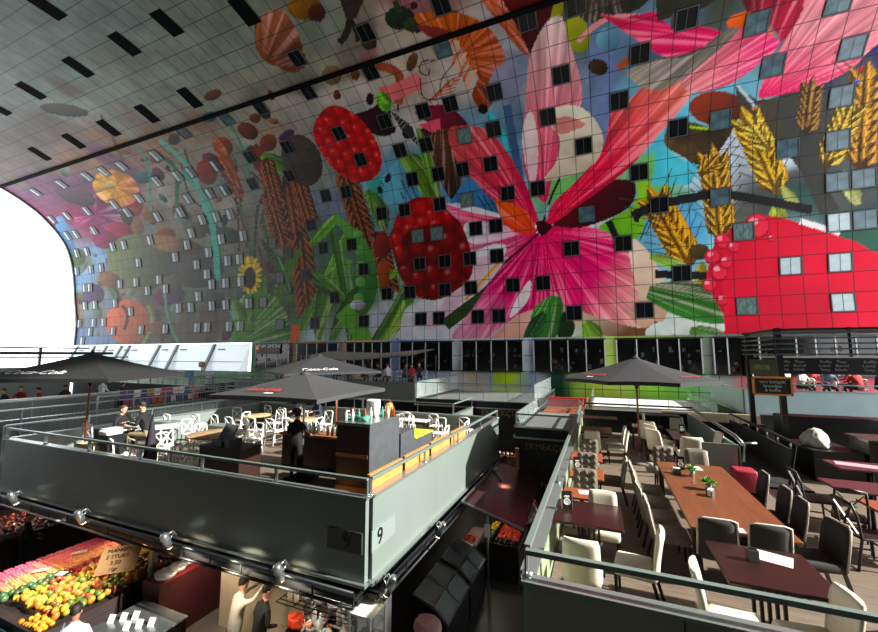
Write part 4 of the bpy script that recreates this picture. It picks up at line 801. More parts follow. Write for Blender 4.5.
r = empty('cutlery_holder', 'grey steel holder standing on the front dark table', 'holder', (1.53, 5.72, FL+.75), .1); b = MB(); 
for a in ((-.05,.05,-.045,-.04),(-.05,.05,.04,.045),(-.05,-.045,-.04,.04),(.045,.05,-.04,.04)): b.box(*a, 0, .13)
b.box(-.05,.05,-.045,.045,0,.01); b.obj('box_walls', m_hold, r); b = MB(); b.box(-.035,.035,-.025,.025,.01,.12); b.obj('contents', m_iron, r)
def paper(label, x, y, w, d, rz, z=FL+.75, m=None, cat='paper', group=None):
    o = MB().box(-w/2, w/2, -d/2, d/2, .001, .006).obj('leaflet' if cat == 'paper' else cat.replace(' ', '_'), m or m_paper); o.location = (x, y, z); o.rotation_euler = (0, 0, rz); tag(o, label, cat, group)
    return o
paper('white paper lying at a slant on the front dark table', 1.74, 5.88, .4, .28, -.35); paper('white leaflet on the nearest brick-brown table', -.3, 7.35, .26, .2, .1); paper('white leaflet at the far end of the long table', 1.75, 9.75, .2, .28, .1); paper('white card edge between the long table and the front dark table', 1.55, 6.6, .3, .15, 0)
paper('dark phone lying right of the potted plants', 1.85, 8.75, .08, .15, 1.1, m=mat('phone_black', (15,15,16), .2), cat='phone'); paper('grey menu on the crimson table', 4.68, 9.5, .3, .4, .1, m=mat('menu_grey', (120,128,122), .5), cat='menu'); paper('pink and white leaflet on the dark table by the bar', 5.1, 11.3, .9, .35, -.3, m=mat('pink_leaf', (200,150,160), .5))
def menu_holder(label, x, y, rz, fl=FL+.75):
    r = empty('menu_holder', label, 'menu holder', (x, y, fl), rz); b = MB(); b.prism([(-.03,0),(.03,0),(.004,.26),(-.004,.26)], 'x', -.075, .075); b.obj('card_stand', m_blackp, r); b = MB(); b.bar((-.078,-.03,0), (-.078,0,.26), .014); b.bar((.078,-.03,0), (.078,0,.26), .014); b.obj('clip', m_steel, r)
    b = MB(); b.lathe([(.04,-.0015),(.05,-.0015),(.05,.0015),(.04,.0015),(.04,-.0015)], 16, M=Matrix.Translation((0,-.0215,.11)) @ Matrix.Rotation(PI/2-.12, 4, 'X')); b.obj('round_emblem', m_paper, r)
    b = MB(); b.box(-.04,.04,-.016,-.013,.17,.2, ); b.obj('printed_band', m_paper, r)
menu_holder('black menu holder on the small dark table beside the rail', -.56, 6.5, .25); menu_holder('black menu holder between the plants at the far end of the long table', 1.45, 9.55, 0); menu_holder('black menu holder beside the rail at the middle brick-brown table', -.52, 8.7, .2); menu_holder('menu holder on the booth table', 2.2, 13.9, 0)
# ---------------------------------------------------------------- parasols
m_can = mat('parasol_dark', (26,27,29), .8, noise=.06, nscale=4, bump=.15); m_can2 = mat('parasol_grey', (56,57,58), .8, noise=.06, nscale=4, bump=.15); m_pole = mat('parasol_wood', (120,58,30), .4); m_polem = mat('parasol_pole_metal', (150,155,155), .3, .7); m_can3 = mat('parasol_charcoal', (38,39,42), .8, noise=.06, nscale=4)
m_wtxt = mat('print_white', (230,230,230), .7); m_rtxt = mat('print_red', (190,40,45), .7); m_conc = mat('concrete_foot', (110,108,102), .8, noise=.1, nscale=10)
def parasol(label, x, y, fl, top, edge, R, n, rot, m, pole, texts=(), foot='disc'):
    r = empty('parasol', label, 'parasol', (x, y, fl), 0, None); T = top-fl; E_ = edge-fl
    crn = [(R*math.cos(rot+2*PI*k/n), R*math.sin(rot+2*PI*k/n)) for k in range(n)]
    for k in range(n):
        a, c = crn[k], crn[(k+1) % n]; b = MB(); N_ = 5; rows = []
        for i in range(N_+1):
            f = i/N_; zz = T-(T-E_)*f+.035*math.sin(PI*f)*-1; row = []
            for j in range(4):
                g = j/3; px = (a[0]*(1-g)+c[0]*g)*f; py = (a[1]*(1-g)+c[1]*g)*f; row.append((px, py, zz-.03*math.sin(PI*g)*f*0+.02*math.sin(PI*g)*f))
            rows.append(row)
        rows.append([(p[0]*1.002, p[1]*1.002, p[2]-.09) for p in rows[-1]])
        up_ = [q for row in rows for q in row]; M_ = len(rows); fs = [(i*4+j, i*4+j+1, (i+1)*4+j+1, (i+1)*4+j) for i in range(M_-1) for j in range(3)]
        b.add(up_, fs); o_ = M_*4; b.add([(p[0], p[1], p[2]-.006) for p in up_], [f[::-1] for f in fs]); b.obj('canopy_panel', m, r)
        q = MB(); q.bar((0,0,T-.1), (a[0]*.97, a[1]*.97, E_-.05), .022); q.obj('rib', pole, r); q = MB(); q.bar((a[0]*.5, a[1]*.5, (T+E_)/2-.03), (0, 0, E_-.25), .018); q.obj('strut', pole, r)
    b = MB(); b.tube([(0,0,.05),(0,0,T)], .028, 10); b.obj('pole', pole, r)
    b = MB(); b.ball((0,0,T+.05), .04); b.lathe([(.16,T-.06),(.1,T-.0),(.03,T+.03)], 12); b.obj('finial', m, r); b = MB(); b.lathe([(.05,E_-.3),(.05,E_-.2)], 10); b.obj('runner', m_iron, r)
    b = MB()
    if foot == 'disc': b.lathe([(.36,0),(.36,.04),(.3,.07),(.05,.09),(.045,.3),(.03,.3)], 20)
    else: b.box(-.3,.3,-.3,.3,0,.08); b.lathe([(.045,.08),(.045,.35)], 10)
    b.obj('foot', m_conc if foot == 'disc' else m_iron, r)
    for k, s, size, m_t, f, dx in texts:
        a, c = crn[k % n], crn[(k+1) % n]; xa = Vector((c[0]-a[0], c[1]-a[1], 0)).normalized(); mid = Vector(((a[0]+c[0])/2, (a[1]+c[1])/2, 0)); apex = Vector((0,0,T)); bot = Vector((mid.x, mid.y, E_)); up_v = (apex-bot).normalized(); pos = apex*(1-f)+bot*f+xa*dx; nrm = xa.cross(up_v).normalized()
        if nrm.z < 0: nrm = -nrm
        text(s, size, frame(pos+nrm*.03, xa, up_v), r, m_t, .002, .35, 'printed_lettering', font_off=0.)
    return r

parasol('large black parasol with white lettering over the left end of the terrace marked 9', -14.15, 6.85, FL, 6.07, 5.38, 2.5, 4, math.radians(-108), m_can, m_pole, [(0,'Coca-Cola',.34,m_wtxt,.8,-.3),(3,'Coca-Cola',.34,m_wtxt,.83,0)], 'box')
parasol('grey square parasol with red lettering above the bar of the terrace marked 9', -7.05, 8.0, FL, 5.55, 5.08, 2.15, 4, math.radians(-42), m_can2, m_polem, [(3,'Coca-Cola',.22,m_rtxt,.78,-.2),(3,'zero',.13,m_wtxt,.89,.1)], 'box')
parasol('charcoal parasol with white lettering behind the grey one', -11.6, 14.0, FL, 6.0, 5.3, 2.9, 4, math.radians(-75), m_can3, m_pole, [(0,'Coca-Cola',.34,m_wtxt,.85,-.6)], 'box')
parasol('charcoal eight-sided parasol with red lettering over the near terrace', .96, 12.9, FL, 5.93, 5.32, 2.1, 8, math.radians(-90-22.5), m_can3, m_pole, [(7,'Coca-Cola',.17,m_rtxt,.8,0),(7,'zero',.12,m_wtxt,.9,0),(1,'Coca-Cola',.15,m_rtxt,.84,0)], 'disc')
# pale flat canopy over the far diners
r = empty('flat_canopy', 'pale grey flat fabric canopy on thin posts over the far diners', 'canopy', (-15.5, 24.4, 3.7)); m_cnv = mat('canvas_pale', (150,148,138), .8)
b = MB(); b.add([(-5,-1.6,2.2),(0,-2.1,1.95),(4,-2,2.25),(4.4,1.8,2.75),(0,1.6,2.45),(-5,1.6,2.6)], [(0,1,4,5),(1,2,3,4)]); b.add([(-5,-1.6,2.17),(0,-2.1,1.92),(4,-2,2.22),(4.4,1.8,2.72),(0,1.6,2.42),(-5,1.6,2.57)], [(5,4,1,0),(4,3,2,1)]); b.obj('fabric', m_cnv, r)
for x, y in ((-5,-1.6),(4,-2),(4.4,1.8),(0,-2.1),(-5,1.6)): b = MB(); b.bar((x,y,0), (x,y,2.25), .05); b.obj('post', m_steel, r)
b = MB(); b.bar((0,-2.1,2.0), (4.0,-2,2.3), .05); b.obj('beam', m_steel, r)
# ---------------------------------------------------------------- white cross-back chairs and tables of the terrace marked 9
m_wh = mat('white_paint', (226,226,220), .45); m_lw = mat('light_wood', (190,155,110), .5, noise=.15, nscale=6)
def xchair(x, y, rz, label, tall=False, fl=FL, group='white cross-back chairs on the terrace marked 9'):
    r = empty('crossback_chair', label, 'chair', (x, y, fl), rz, group)
    h = .25 if tall else 0
    b = MB(); b.rbox(-.21, .21, -.2, .21, .43+h, .47+h, .03); b.obj('seat', m_wh, r)
    for sx in (-1, 1):
        b = MB(); b.bar((sx*.18,.18,.44+h), (sx*.2,.21,0), .035); b.obj('leg', m_wh, r)
        b = MB(); b.tube([(sx*.19,-.25,0),(sx*.18,-.19,.45+h),(sx*.18,-.25,.9+h)], .02, 6); b.obj('back_leg', m_wh, r)
        b = MB(); b.bar((sx*.19,.19,.2), (sx*.185,-.22,.2), .022); b.obj('stretcher', m_wh, r)
    b = MB(); b.tube([(-.18,-.25,.88+h),(-.1,-.28,.92+h),(.1,-.28,.92+h),(.18,-.25,.88+h)], .022, 6); b.obj('top_rail', m_wh, r)
    b = MB(); b.bar((-.17,-.25,.86+h), (.15,-.2,.5+h), .03, .02); b.bar((.17,-.25,.86+h), (-.15,-.2,.5+h), .03, .02); b.obj('cross_splat', m_wh, r)
    return r
c0 = xchair(-11.3, 6.75, 0, 'white cross-back chair with its back to the viewer, in front of the wood-topped table')
def XC_(x, y, rz, label, group='white cross-back chairs on the terrace marked 9', fl=FL): dup(c0, (x, y, fl), rz, label, group)
XL = [(-11.95,6.6,-.2,'white cross-back chair by the service cart, left of the folded dark parasol'),(-11.75,7.35,HP_,'white cross-back chair just right of the seated man in black'),(-11.9,7.9,-HP_,'white cross-back chair at the left side of the wood-topped table'),(-11.6,8.7,-HP_-.2,'white cross-back chair at the far left of the wood-topped table'),(-10.2,9.3,PI,'white cross-back chair at the far side of the wood-topped table'),(-9.7,8.2,HP_,'white cross-back chair at the right side of the wood-topped table'),
 (-13.9,10.3,0,'tall white chair by the pale railing, left one'),(-13.2,10.5,0,'tall white chair by the pale railing, right one'),(-12.2,10.3,0,'white chair in the second row, leftmost'),(-11.4,10.5,.1,'white chair in the second row beside the leftmost'),(-10.6,10.6,0,'white chair in the second row, middle'),(-9.8,10.7,-.1,'white chair in the second row, right of the middle'),(-9,10.6,0,'white chair in the second row behind the till'),
 (-8.6,11.9,PI,'white chair behind the woman in black, near the wooden post'),(-7.7,11.6,0,'white chair in front of the woman in the white shirt'),(-9.9,12.4,PI,'white chair under the grey parasol edge, left'),(-10.9,12.6,0,'white chair under the grey parasol edge, far left'),(-6.6,12.3,.2,'white chair above the dark bar cabinet'),(-12.3,12.9,0,'white chair at the far left row by the fence'),(-13.4,13.2,0,'white chair at the far left corner of the terrace'),
 (-5.9,11.4,-HP_,'white chair at the left of the small table by the pale parapet'),(-4.7,11.4,HP_,'white chair at the right of the small table by the pale parapet'),(-5.2,12.5,PI,'white chair beyond the small table by the pale parapet'),(-4.5,13.4,0,'white chair nearest the far right corner of the terrace marked 9'),(-5.8,13.7,0,'white chair at the far rail, second from the right corner'),(-7.0,13.8,0,'white chair at the far rail, third from the right corner')]
XL += [(-15.2,7.6,.2,'white cross-back chair at the far left behind the parasol pole'),(-14.9,9.9,0,'white chair in the far left group by the mesh fence'),(-12.9,9.2,-HP_,'white chair right of the round white table'),(-9.3,6.75,.1,'white chair between the folded parasol and the till cabinet'),(-10.2,7.2,.4,'white chair at the near right of the wood-topped table'),(-11.3,9.4,PI,'white chair behind the wood-topped table'),(-8.9,9.9,-.3,'white chair behind the till screen'),(-12.9,11.2,HP_,'white chair in the third row at left'),(-11.9,11.9,PI,'white chair in the third row'),(-9.4,11.2,HP_,'white chair right of the round table in the third row'),(-7.9,13.3,PI,'white chair behind the round table near the white shirt'),(-8.9,12.9,-HP_,'white chair left of the round table near the white shirt'),(-4.4,12.4,HP_,'white chair by the pale rail in the far right corner'),(-14.2,12.2,.5,'white chair in the far left corner row'),(-6.2,10.3,-.4,'white chair left of the wire basket')]
for x, y, rz, l in XL: XC_(x, y, rz, l)
def rtable(label, x, y, rr, fl=FL, top=None):
    r = empty('round_table', label, 'table', (x, y, fl), 0, 'tables on the terrace marked 9'); b = MB(); b.lathe([(.001,.71),(rr-.02,.71),(rr,.73),(rr,.75),(rr-.01,.76),(.001,.76)], 28); b.obj('tabletop', top or m_lw, r); b = MB(); b.lathe([(.04,.05),(.04,.71)], 10); b.obj('pedestal', m_wh, r); b = MB(); b.bar((-.3,0,.03), (.3,0,.03), .07); b.bar((0,-.3,.03), (0,.3,.03), .07); b.obj('foot', m_wh, r)
rtable('large round wood-topped table with white chairs around it', -10.75, 8.5, .8); rtable('round white table at the left behind the seated man', -13.5, 8.6, .5, top=m_wh); rtable('round table behind the till row', -10.2, 11.5, .55); rtable('round table near the woman in the white shirt', -8.2, 12.6, .5); rtable('round table in the far left of the white chairs', -12.6, 11.6, .55)
table('small black-edged table with wares between two white chairs by the pale parapet', -5.3, 11.4, .7, .8, m_tdk); table('long white table by the far rail of the terrace marked 9', -6.4, 13.0, 1.2, .5, m_wh, 'four')
# square white table and cart by the seated man
table('white square high table before the seated man in black', -12.9, 7.0, .8, .6, m_wh, 'four', h=1.0)
# ---------------------------------------------------------------- people
m_skin = mat('skin', (196,146,118), .55); m_skd = mat('skin_tan', (150,102,78), .55); m_hair = mat('hair_dark', (24,18,15), .6, bump=.5, nscale=60); m_hairb = mat('hair_brown', (70,46,30), .6, bump=.5, nscale=60); m_blond = mat('hair_fair', (170,140,90), .6, bump=.5, nscale=60); m_shoe = mat('shoe_dark', (20,20,22), .5)
m_eye = mat('eye_dark', (15,12,10), .2); CL = {}
def cloth(c): return mat('cloth_%d_%d_%d' % c, c, .85, noise=.08, nscale=12, bump=.15)
def person(label, loc, rz, J, shirt, trousers, skin=None, hair=m_hair, cap=None, fingers=True, long_sleeve=True, group=None, head_tilt=0., hairlen=0, scale=1., detail=2):
    """J: joint positions (local, facing +Y).  keys: pelvis chest neck head, elbow/wrist L,R, knee/ankle L,R"""
    skin = skin or m_skin; r = empty('person', label, 'person', loc, rz, group)
    V = []; R = []; Ed = []
    def add(p, rad): V.append(Vector(p)); R.append(rad); return len(V)-1
    pel = Vector(J['pelvis']); ch = Vector(J['chest']); nk = Vector(J['neck']); hd = Vector(J['head'])
    side = Vector(J.get('side', (1,0,0)))
    iP = add(pel, .145); iW = add(pel.lerp(ch, .5), .125); iC = add(ch, .15); iN0 = add(nk, .065); iN = add(nk.lerp(hd, .45), .055)
    Ed += [(iP,iW),(iW,iC),(iC,iN0),(iN0,iN)]
    for s, S_ in (('L',-1),('R',1)):
        sh = add(ch+side*S_*.17+(nk-ch)*.45, .062); e = add(J['elbow'+s], .043); w_ = add(J['wrist'+s], .03); Ed += [(iC,sh),(sh,e),(e,w_)]
        d = (Vector(J['wrist'+s])-Vector(J['elbow'+s])).normalized(); hnd = add(Vector(J['wrist'+s])+d*.07, .034); Ed.append((w_,hnd))
        hp = add(pel+side*S_*.095-Vector((0,0,.06)), .095); k = add(J['knee'+s], .06); a = add(J['ankle'+s], .04); Ed += [(iP,hp),(hp,k),(k,a)]
        toe = add(Vector(J['ankle'+s])+Vector(J.get('toe', (0,.15,-.05))), .035); Ed.append((a,toe))
    me = bpy.data.meshes.new('body'); me.from_pydata(V, Ed, []); o = bpy.data.objects.new('body_tmp', me); COL.objects.link(o)
    sk = o.modifiers.new('skin', 'SKIN'); sk.use_smooth_shade = True
    sv = me.skin_vertices[0].data
    for i, x in enumerate(R): sv[i].radius = (x, x)
    sv[iC].radius = (.165, .125); sv[iP].radius = (.16, .13)
    for i in range(len(V)): sv[i].use_root = (i == iP)
    ss = o.modifiers.new('sub', 'SUBSURF'); ss.levels = detail
    bpy.context.view_layer.update(); ev = o.evaluated_get(bpy.context.evaluated_depsgraph_get()); bm_ = bpy.data.meshes.new_from_object(ev); bpy.data.objects.remove(o)
    b = MB(); b.add([v.co for v in bm_.vertices], [list(p.vertices) for p in bm_.polygons], True)
    def seg_d(p, a, c): ab = c-a; t = max(0, min(1, (p-a).dot(ab)/ab.length_squared)); return (p-a-ab*t).length
    Vn = V; mi = []
    segs = [(pel,ch,1),(ch,nk,1)]+[(nk+(hd-nk)*.2,hd,0)]
    for s, S_ in (('L',-1),('R',1)):
        sh = ch+side*S_*.17+(nk-ch)*.45; e = Vector(J['elbow'+s]); w_ = Vector(J['wrist'+s]); segs += [(sh,e,1),(e,e.lerp(w_,.85),1 if long_sleeve else 0),(w_,w_+(w_-e).normalized()*.1,0),(pel+side*S_*.095-Vector((0,0,.06)),Vector(J['knee'+s]),2),(Vector(J['knee'+s]),Vector(J['ankle'+s])+Vector((0,0,.05)),2),(Vector(J['ankle'+s]),Vector(J['ankle'+s])+Vector(J.get('toe', (0,.15,-.05))),3)]
    for f in b.f:
        c = sum((Vector(b.v[i]) for i in f), Vector())/len(f); mi.append(min((seg_d(c, a, q), m) for a, q, m in segs)[1])
    b.mi = mi
    # head: shaped skull with jaw, nose and ears, continuous with the neck
    up = (hd-nk).normalized(); b.m = 0; fwd = Vector(J.get('face', (0,1,0))); rt = fwd.cross(up).normalized(); fwd = up.cross(rt).normalized()
    HM = Matrix((rt, fwd, up)).transposed().to_4x4(); HM.translation = hd
    rings = []
    for z, wx, wf, wb in ((-.13,.045,.05,.05),(-.115,.05,.082,.055),(-.08,.06,.093,.065),(-.04,.07,.09,.085),(0,.076,.092,.095),(.04,.077,.09,.1),(.08,.068,.078,.09),(.105,.045,.052,.062),(.118,.012,.015,.02)):
        rings.append([(wx*math.cos(2*PI*k/14), (wf if math.sin(2*PI*k/14) > 0 else wb)*math.sin(2*PI*k/14), z) for k in range(14)])
    b.loft(rings, HM); b.add([HM @ Vector(q) for q in ((-.013,.088,-.045),(.013,.088,-.045),(0,.115,-.042),(0,.093,.01))], [(0,1,2),(0,2,3),(1,3,2),(0,3,1)], True)
    for s in (-1, 1): b.ball((s*.078,-.01,-.02), .028, 8, 5, .4, .7, 1, M=HM)
    if fingers:
        for s in 'LR':
            w_ = Vector(J['wrist'+s]); d = (w_-Vector(J['elbow'+s])).normalized(); u_ = d.cross(Vector((0,0,1)) if abs(d.z) < .9 else Vector((0,1,0))).normalized(); n_ = u_.cross(d); n_ = n_ if n_.z < 0 else -n_
            for k, L in enumerate((.062,.074,.068,.052)): p = w_+d*.095+u_*(-.027+.018*k); b.tube([p-d*.02, p+d*L*.5+n_*.008, p+d*L*.85+n_*.03], .0085, 6, .006)
            p = w_+d*.05-u_*.03; b.tube([p, p-u_*.03+d*.025, p-u_*.03+d*.055+n_*.02], .0095, 6, .007)
    b.obj('body', [skin, cloth(shirt), cloth(trousers), m_shoe], r)
    # hair
    h = MB(); hr = []
    for z, wx, wf, wb in ((-.05,.02,-.05,.092) if not hairlen else (-.05-hairlen,.06,-.03,.09),(-.02,.079,-.02,.103),(.02,.083,.01,.108),(.06,.083,.07,.11),(.095,.07,.075,.092),(.122,.04,.045,.05),(.13,.01,.012,.012)):
        hr.append([(wx*math.cos(2*PI*k/14), (wf if math.sin(2*PI*k/14) > 0 else wb)*math.sin(2*PI*k/14) if wf > 0 or math.sin(2*PI*k/14) <= 0 else wf*.4, z) for k in range(14)])
    h.loft(hr, HM); h.obj('hair', hair, r)
    if fingers:
        e = MB(); 
        for s in (-1, 1): e.ball((s*.03,.086,.0), .009, 6, 4, 1, .5, .7, M=HM)
        e.obj('eyes', m_eye, r)
    if cap:
        q = MB(); q.lathe([(.086,.045),(.09,.07),(.075,.115),(.03,.14),(.001,.142)], 14, M=HM); q.add([HM @ Vector(p) for p in ((-.07,.06,.055),(.07,.06,.055),(.05,.15,.045),(-.05,.15,.045),(-.07,.06,.065),(.07,.06,.065),(.05,.15,.055),(-.05,.15,.055))], [(0,3,2,1),(4,5,6,7),(0,1,5,4),(1,2,6,5),(2,3,7,6),(3,0,4,7)]); q.obj('cap', cap, r)
    if scale != 1: r.scale = (scale,)*3
    return r
def stand(lean=0., armL=(-.25,.05,1.15), wrL=(-.2,.25,1.05), armR=(.25,.05,1.15), wrR=(.2,.25,1.05), face=(0,1,0), step=.08):
    return dict(pelvis=(0,0,.95), chest=(0,lean*.6,1.27), neck=(0,lean*.9,1.47), head=(0,lean*1.1+.02,1.64), elbowL=armL, wristL=wrL, elbowR=armR, wristR=wrR, kneeL=(-.1,step*.5+.02,.5), kneeR=(.1,-step*.2+.02,.5), ankleL=(-.11,step*.5,.09), ankleR=(.11,-step*.6,.09), face=face)
def sit(lean=.05, wrL=(-.15,.4,.72), wrR=(.15,.4,.72), face=(0,1,-.15)):
    return dict(pelvis=(0,-.05,.55), chest=(0,lean-.02,.86), neck=(0,lean+.02,1.06), head=(0,lean+.06,1.23), elbowL=(-.24,.12,.76), wristL=wrL, elbowR=(.24,.12,.76), wristR=wrR, kneeL=(-.12,.4,.52), kneeR=(.12,.4,.52), ankleL=(-.12,.38,.09), ankleR=(.12,.42,.09), face=face)
# on the terrace marked 9
person('woman in black with dark bun seen from behind at the bar', (-7.05,7.75,FL), .25, stand(.04,(-.26,.08,1.18),(-.3,.33,1.08),(.26,.08,1.18),(.2,.34,1.08)), (18,18,20), (14,14,16), hair=m_hair, hairlen=.03)
b = MB(); b.ball((0,-.1,1.72), .075, 10, 7); 
q = b.obj('hair_bun', m_hair, [o for o in bpy.data.objects if o.get('label', '').startswith('woman in black with dark bun')][0])
person('seated man in black shirt and dark cap reaching over the white table', (-12.15,7.35,FL+.3), 1.96, sit(.12,(-.1,.5,.8),(.16,.52,.8)), (16,16,18), (126,110,86), cap=m_blackp, scale=1.08)
person('seated person in black at the far left of the white table', (-13.85,7.5,FL+.2), -1.2, sit(.1), (22,22,24), (24,24,28), hair=m_hairb, skin=m_skin)
person('seated person with dark red hair and white shirt under the grey parasol', (-7.6,10.9,FL+.02), .5, sit(.0), (230,230,228), (60,60,66), hair=mat('hair_red', (90,25,22), .6))
person('seated person with fair hair beside the white-shirted one', (-7.0,11.5,FL+.02), .6, sit(.05), (200,200,190), (60,60,66), hair=m_blond)
person('diner in dark blue at the back of the white chairs', (-11.2,13.6,FL+.02), 2.8, sit(.05), (32,40,62), (40,40,46), hair=m_hairb)
person('diner in grey beside the one in dark blue', (-12.0,13.4,FL+.02), 2.6, sit(.05), (120,120,118), (40,40,46), hair=m_hairb)
# market level
person('stallholder in a pale shirt reaching up at the kitchen wall', (-6.55,5.75,0), -.3, stand(.12,(-.24,.2,1.3),(-.12,.42,1.42),(.26,.22,1.38),(.22,.45,1.55)), (205,196,182), (190,188,184), hair=m_hair)
person('shopper in a pale grey shirt before the yellow fruit, seen from above', (-8.35,4.1,0), .9, stand(.1), (196,202,206), (60,64,76), hair=m_hair, skin=m_skd, long_sleeve=False)
o_ = [o for o in bpy.data.objects if o.get('label', '').startswith('shopper in a pale grey')][0]
b = MB(); b.rbox(-.14,.14,-.3,-.13,1.05,1.45,.05); b.tube([(-.12,-.12,1.42),(-.13,.1,1.5),(-.13,.2,1.3),(-.12,-.1,1.1)], .012, 6); b.obj('backpack', mat('pack_grey', (90,98,110), .8), o_)
person('dark clothed shopper beside the dark crates at the left edge', (-14.6,5.9,0), -.4, stand(.05), (20,20,24), (16,16,20), hair=m_hairb, skin=m_skd)
person('shopper in dark red behind the market kitchen', (-7.95,7.6,0), 2.4, stand(.05), (96,22,26), (24,24,30), skin=m_skd)
person('dark clothed cook at the kitchen counter under the hanging towel', (-5.95,5.75,0), -.3, stand(.12), (16,16,18), (14,14,18), hair=m_hair)
person('shopper with red hair and white top in the aisle under the bronze letters', (-2.1,12.6,0), 2.4, stand(.03), (215,205,200), (30,34,44), hair=mat('hair_red', (90,25,22), .6))
person('shopper in a red top in the aisle under the bronze letters', (-2.3,13.1,0), .4, stand(.03), (180,40,44), (26,26,30), hair=m_hairb)
person('shopper with a brown bag in the aisle close to the near terrace', (-1.45,10.6,0), .3, stand(.03), (120,70,44), (36,40,52), hair=m_hairb)
person('shopper in grey walking in the aisle close to the near terrace', (-1.25,9.7,0), 2.8, stand(.03), (150,150,152), (30,30,36), hair=m_hair)
person('person in a white shirt seen beyond the mesh fences under the black parasol', (-26.1,13.2,FL), .3, stand(.05), (235,235,238), (20,20,24), hair=m_hair)
# far diners: few base figures, copied
bases = [person('diner', (0,0,-50), 0, sit(.05), c, (34,34,40), hair=h, fingers=False, detail=1) for c, h in (((150,26,30),m_hair),((30,30,34),m_hairb),((200,198,192),m_hair),((90,100,120),m_hair))]
fd = [('C', -14.9,22.6,'diner in red under the pale canopy'),('C',-13.9,22.9,'diner in black under the pale canopy'),('C',-13.0,22.6,'diner in white left of the canopy post'),('C',-12.2,23.4,'diner in blue-grey right of the canopy post'),('C',-11.3,22.7,'diner in red at the right end of the far terrace'),('C',-11.5,24.2,'diner in black at the right end of the far terrace'),('C',-16.2,22.7,'diner in white left under the canopy'),('C',-17.3,23.0,'diner in blue-grey left under the canopy'),('C',-18.6,22.6,'diner in red above the grey parasol'),('C',-19.8,22.9,'diner in black above the grey parasol'),('C',-21.2,22.6,'diner in white at the left of the far terrace'),('C',-22.6,22.8,'diner in blue-grey at the left of the far terrace'),
 ('D',7.6,22.6,'guest in black standing out above the pale parapet, left'),('D',8.4,22.7,'guest in white above the pale parapet, middle'),('D',9.3,22.6,'guest in blue-grey above the pale parapet'),('D',10.3,22.7,'guest in bright red above the pale parapet, right'),('D',11.3,23.3,'guest in black at the right end of the pale parapet'),('D',9.3,24.4,'guest in red farther back behind the pale parapet'),('D',6.7,23.4,'guest in white behind the kiosk post'),('W',-26.3,10.7,'person in red at the far counter on the left'),('W',-27.0,9.7,'person in black at the far counter on the left'),('W',-28.0,8.9,'person in white at the left edge beyond the fences'),('W',-29.2,8.4,'person in blue-grey at the left edge beyond the fences'),
 ('D',7.6,24.4,'guest in black seated between two others behind the pale parapet'),('D',8.75,25.2,'guest in white farther in behind the pale parapet'),('D',9.8,25.3,'guest in black beside the bright red one'),('D',10.9,24.6,'guest in blue-grey behind the bright red one'),('W',-26.6,14.4,'person in black at the far counter beyond the magazine rack'),('W',-27.2,12.1,'person in white at the far counter under the black parasol'),('W',-28.2,10.7,'person in red farther back at the far counter')]
for i, (z, x, y, l) in enumerate(fd):
    k = 0 if 'red' in l else 1 if 'black' in l else 2 if 'white' in l else 3
    dup(bases[k], (x, y, {'C':4.02,'D':4.02,'W':2.92}[z]), random.uniform(0, 6), l, {'C':'diners on the far terrace','D':'guests behind the pale parapet','W':'people at the far left counter'}[z], 1.08)
for b_ in bases:
    for c in list(b_.children): bpy.data.objects.remove(c)
    bpy.data.objects.remove(b_)
# chairs and tables for them
for i, (x, y) in enumerate([(-14.4,23.4),(-12.6,23.9),(-16.8,23.6),(-19.2,23.4),(-22,23.5)]): table('small table of the far diners, %s' % ('middle','right','left of the middle','near the left','leftmost')[i] , x, y, .8, .8, m_tdk, fl=4.0, group='tables of the far diners')
for i, x in enumerate((-24.5,-23.4,-20.5,-18,-17.9,-15.6,-15.2,-14.0,-13.4,-12.8,-12.1,-11.6)): XC_(x, 22.5+.7*(i % 3)+1.2, random.uniform(-.6,.6)+(PI if i % 2 else 0), 'white chair on the far terrace with the diners', 'white chairs of the far terrace', 4.0)
for i, x in enumerate((7.2,8.0,9.0,9.9,10.8,11.8,12.6)): XC_(x, 23.6+.5*(i % 2), random.uniform(-.4,.4), 'pale chair behind the pale parapet', 'pale chairs behind the pale parapet', 4.0)
# ---------------------------------------------------------------- bar on the terrace marked 9
m_dw = mat('dark_oak', (44,24,18), .45, noise=.2, nscale=5, stretch=(1,1,8)); m_mw = mat('oak_top', (158,96,52), .4, noise=.2, nscale=5); m_slate = mat('slate_board', (66,70,74), .6, noise=.15, nscale=5); m_clear = mat('clear_glass', (215,230,232), .05, alpha=.35); m_bot = mat('bottle_green', (30,70,40), .1); m_yel = mat('yellow_edge', (205,215,60), .5); m_orp = mat('orange_planks', (196,130,66), .5, noise=.2, nscale=4, stretch=(1,1,10))
r = empty('bar_cabinet', 'tall dark cabinet with a slate side in the corner of the bar', 'cabinet', (-4.95, 7.1, FL))
b = MB(); b.box(-.38,.42,0,1.25,.35,1.6); b.obj('body', m_dw, r); b = MB(); b.box(.42,.46,-.02,1.27,.3,1.6); b.obj('slate_side', m_slate, r); b = MB(); b.box(-.4,.47,-.03,1.28,1.6,1.66); b.obj('top', m_steel, r); b = MB(); b.box(-.38,.42,-.03,0,.95,1.02); b.obj('shelf_edge', m_mw, r)
b = MB(); b.box(-.38,.42,-.02,1.25,0,.35); b.obj('plinth', m_orp, r)
r = empty('bar_cabinet', 'lower stepped slate cabinet with a yellow edge behind the tall one', 'cabinet', (-4.75, 8.45, FL)); b = MB(); b.box(-.4,.26,0,.75,0,1.22); b.box(-.4,.26,.75,1.9,0,.95); b.obj('body', m_slate, r); b = MB(); b.box(-.42,.28,.78,1.92,.95,.98); b.obj('yellow_top', m_yel, r); b = MB(); b.box(-.4,.26,1.88,1.92,0,.94); b.obj('end_board', m_dw, r)
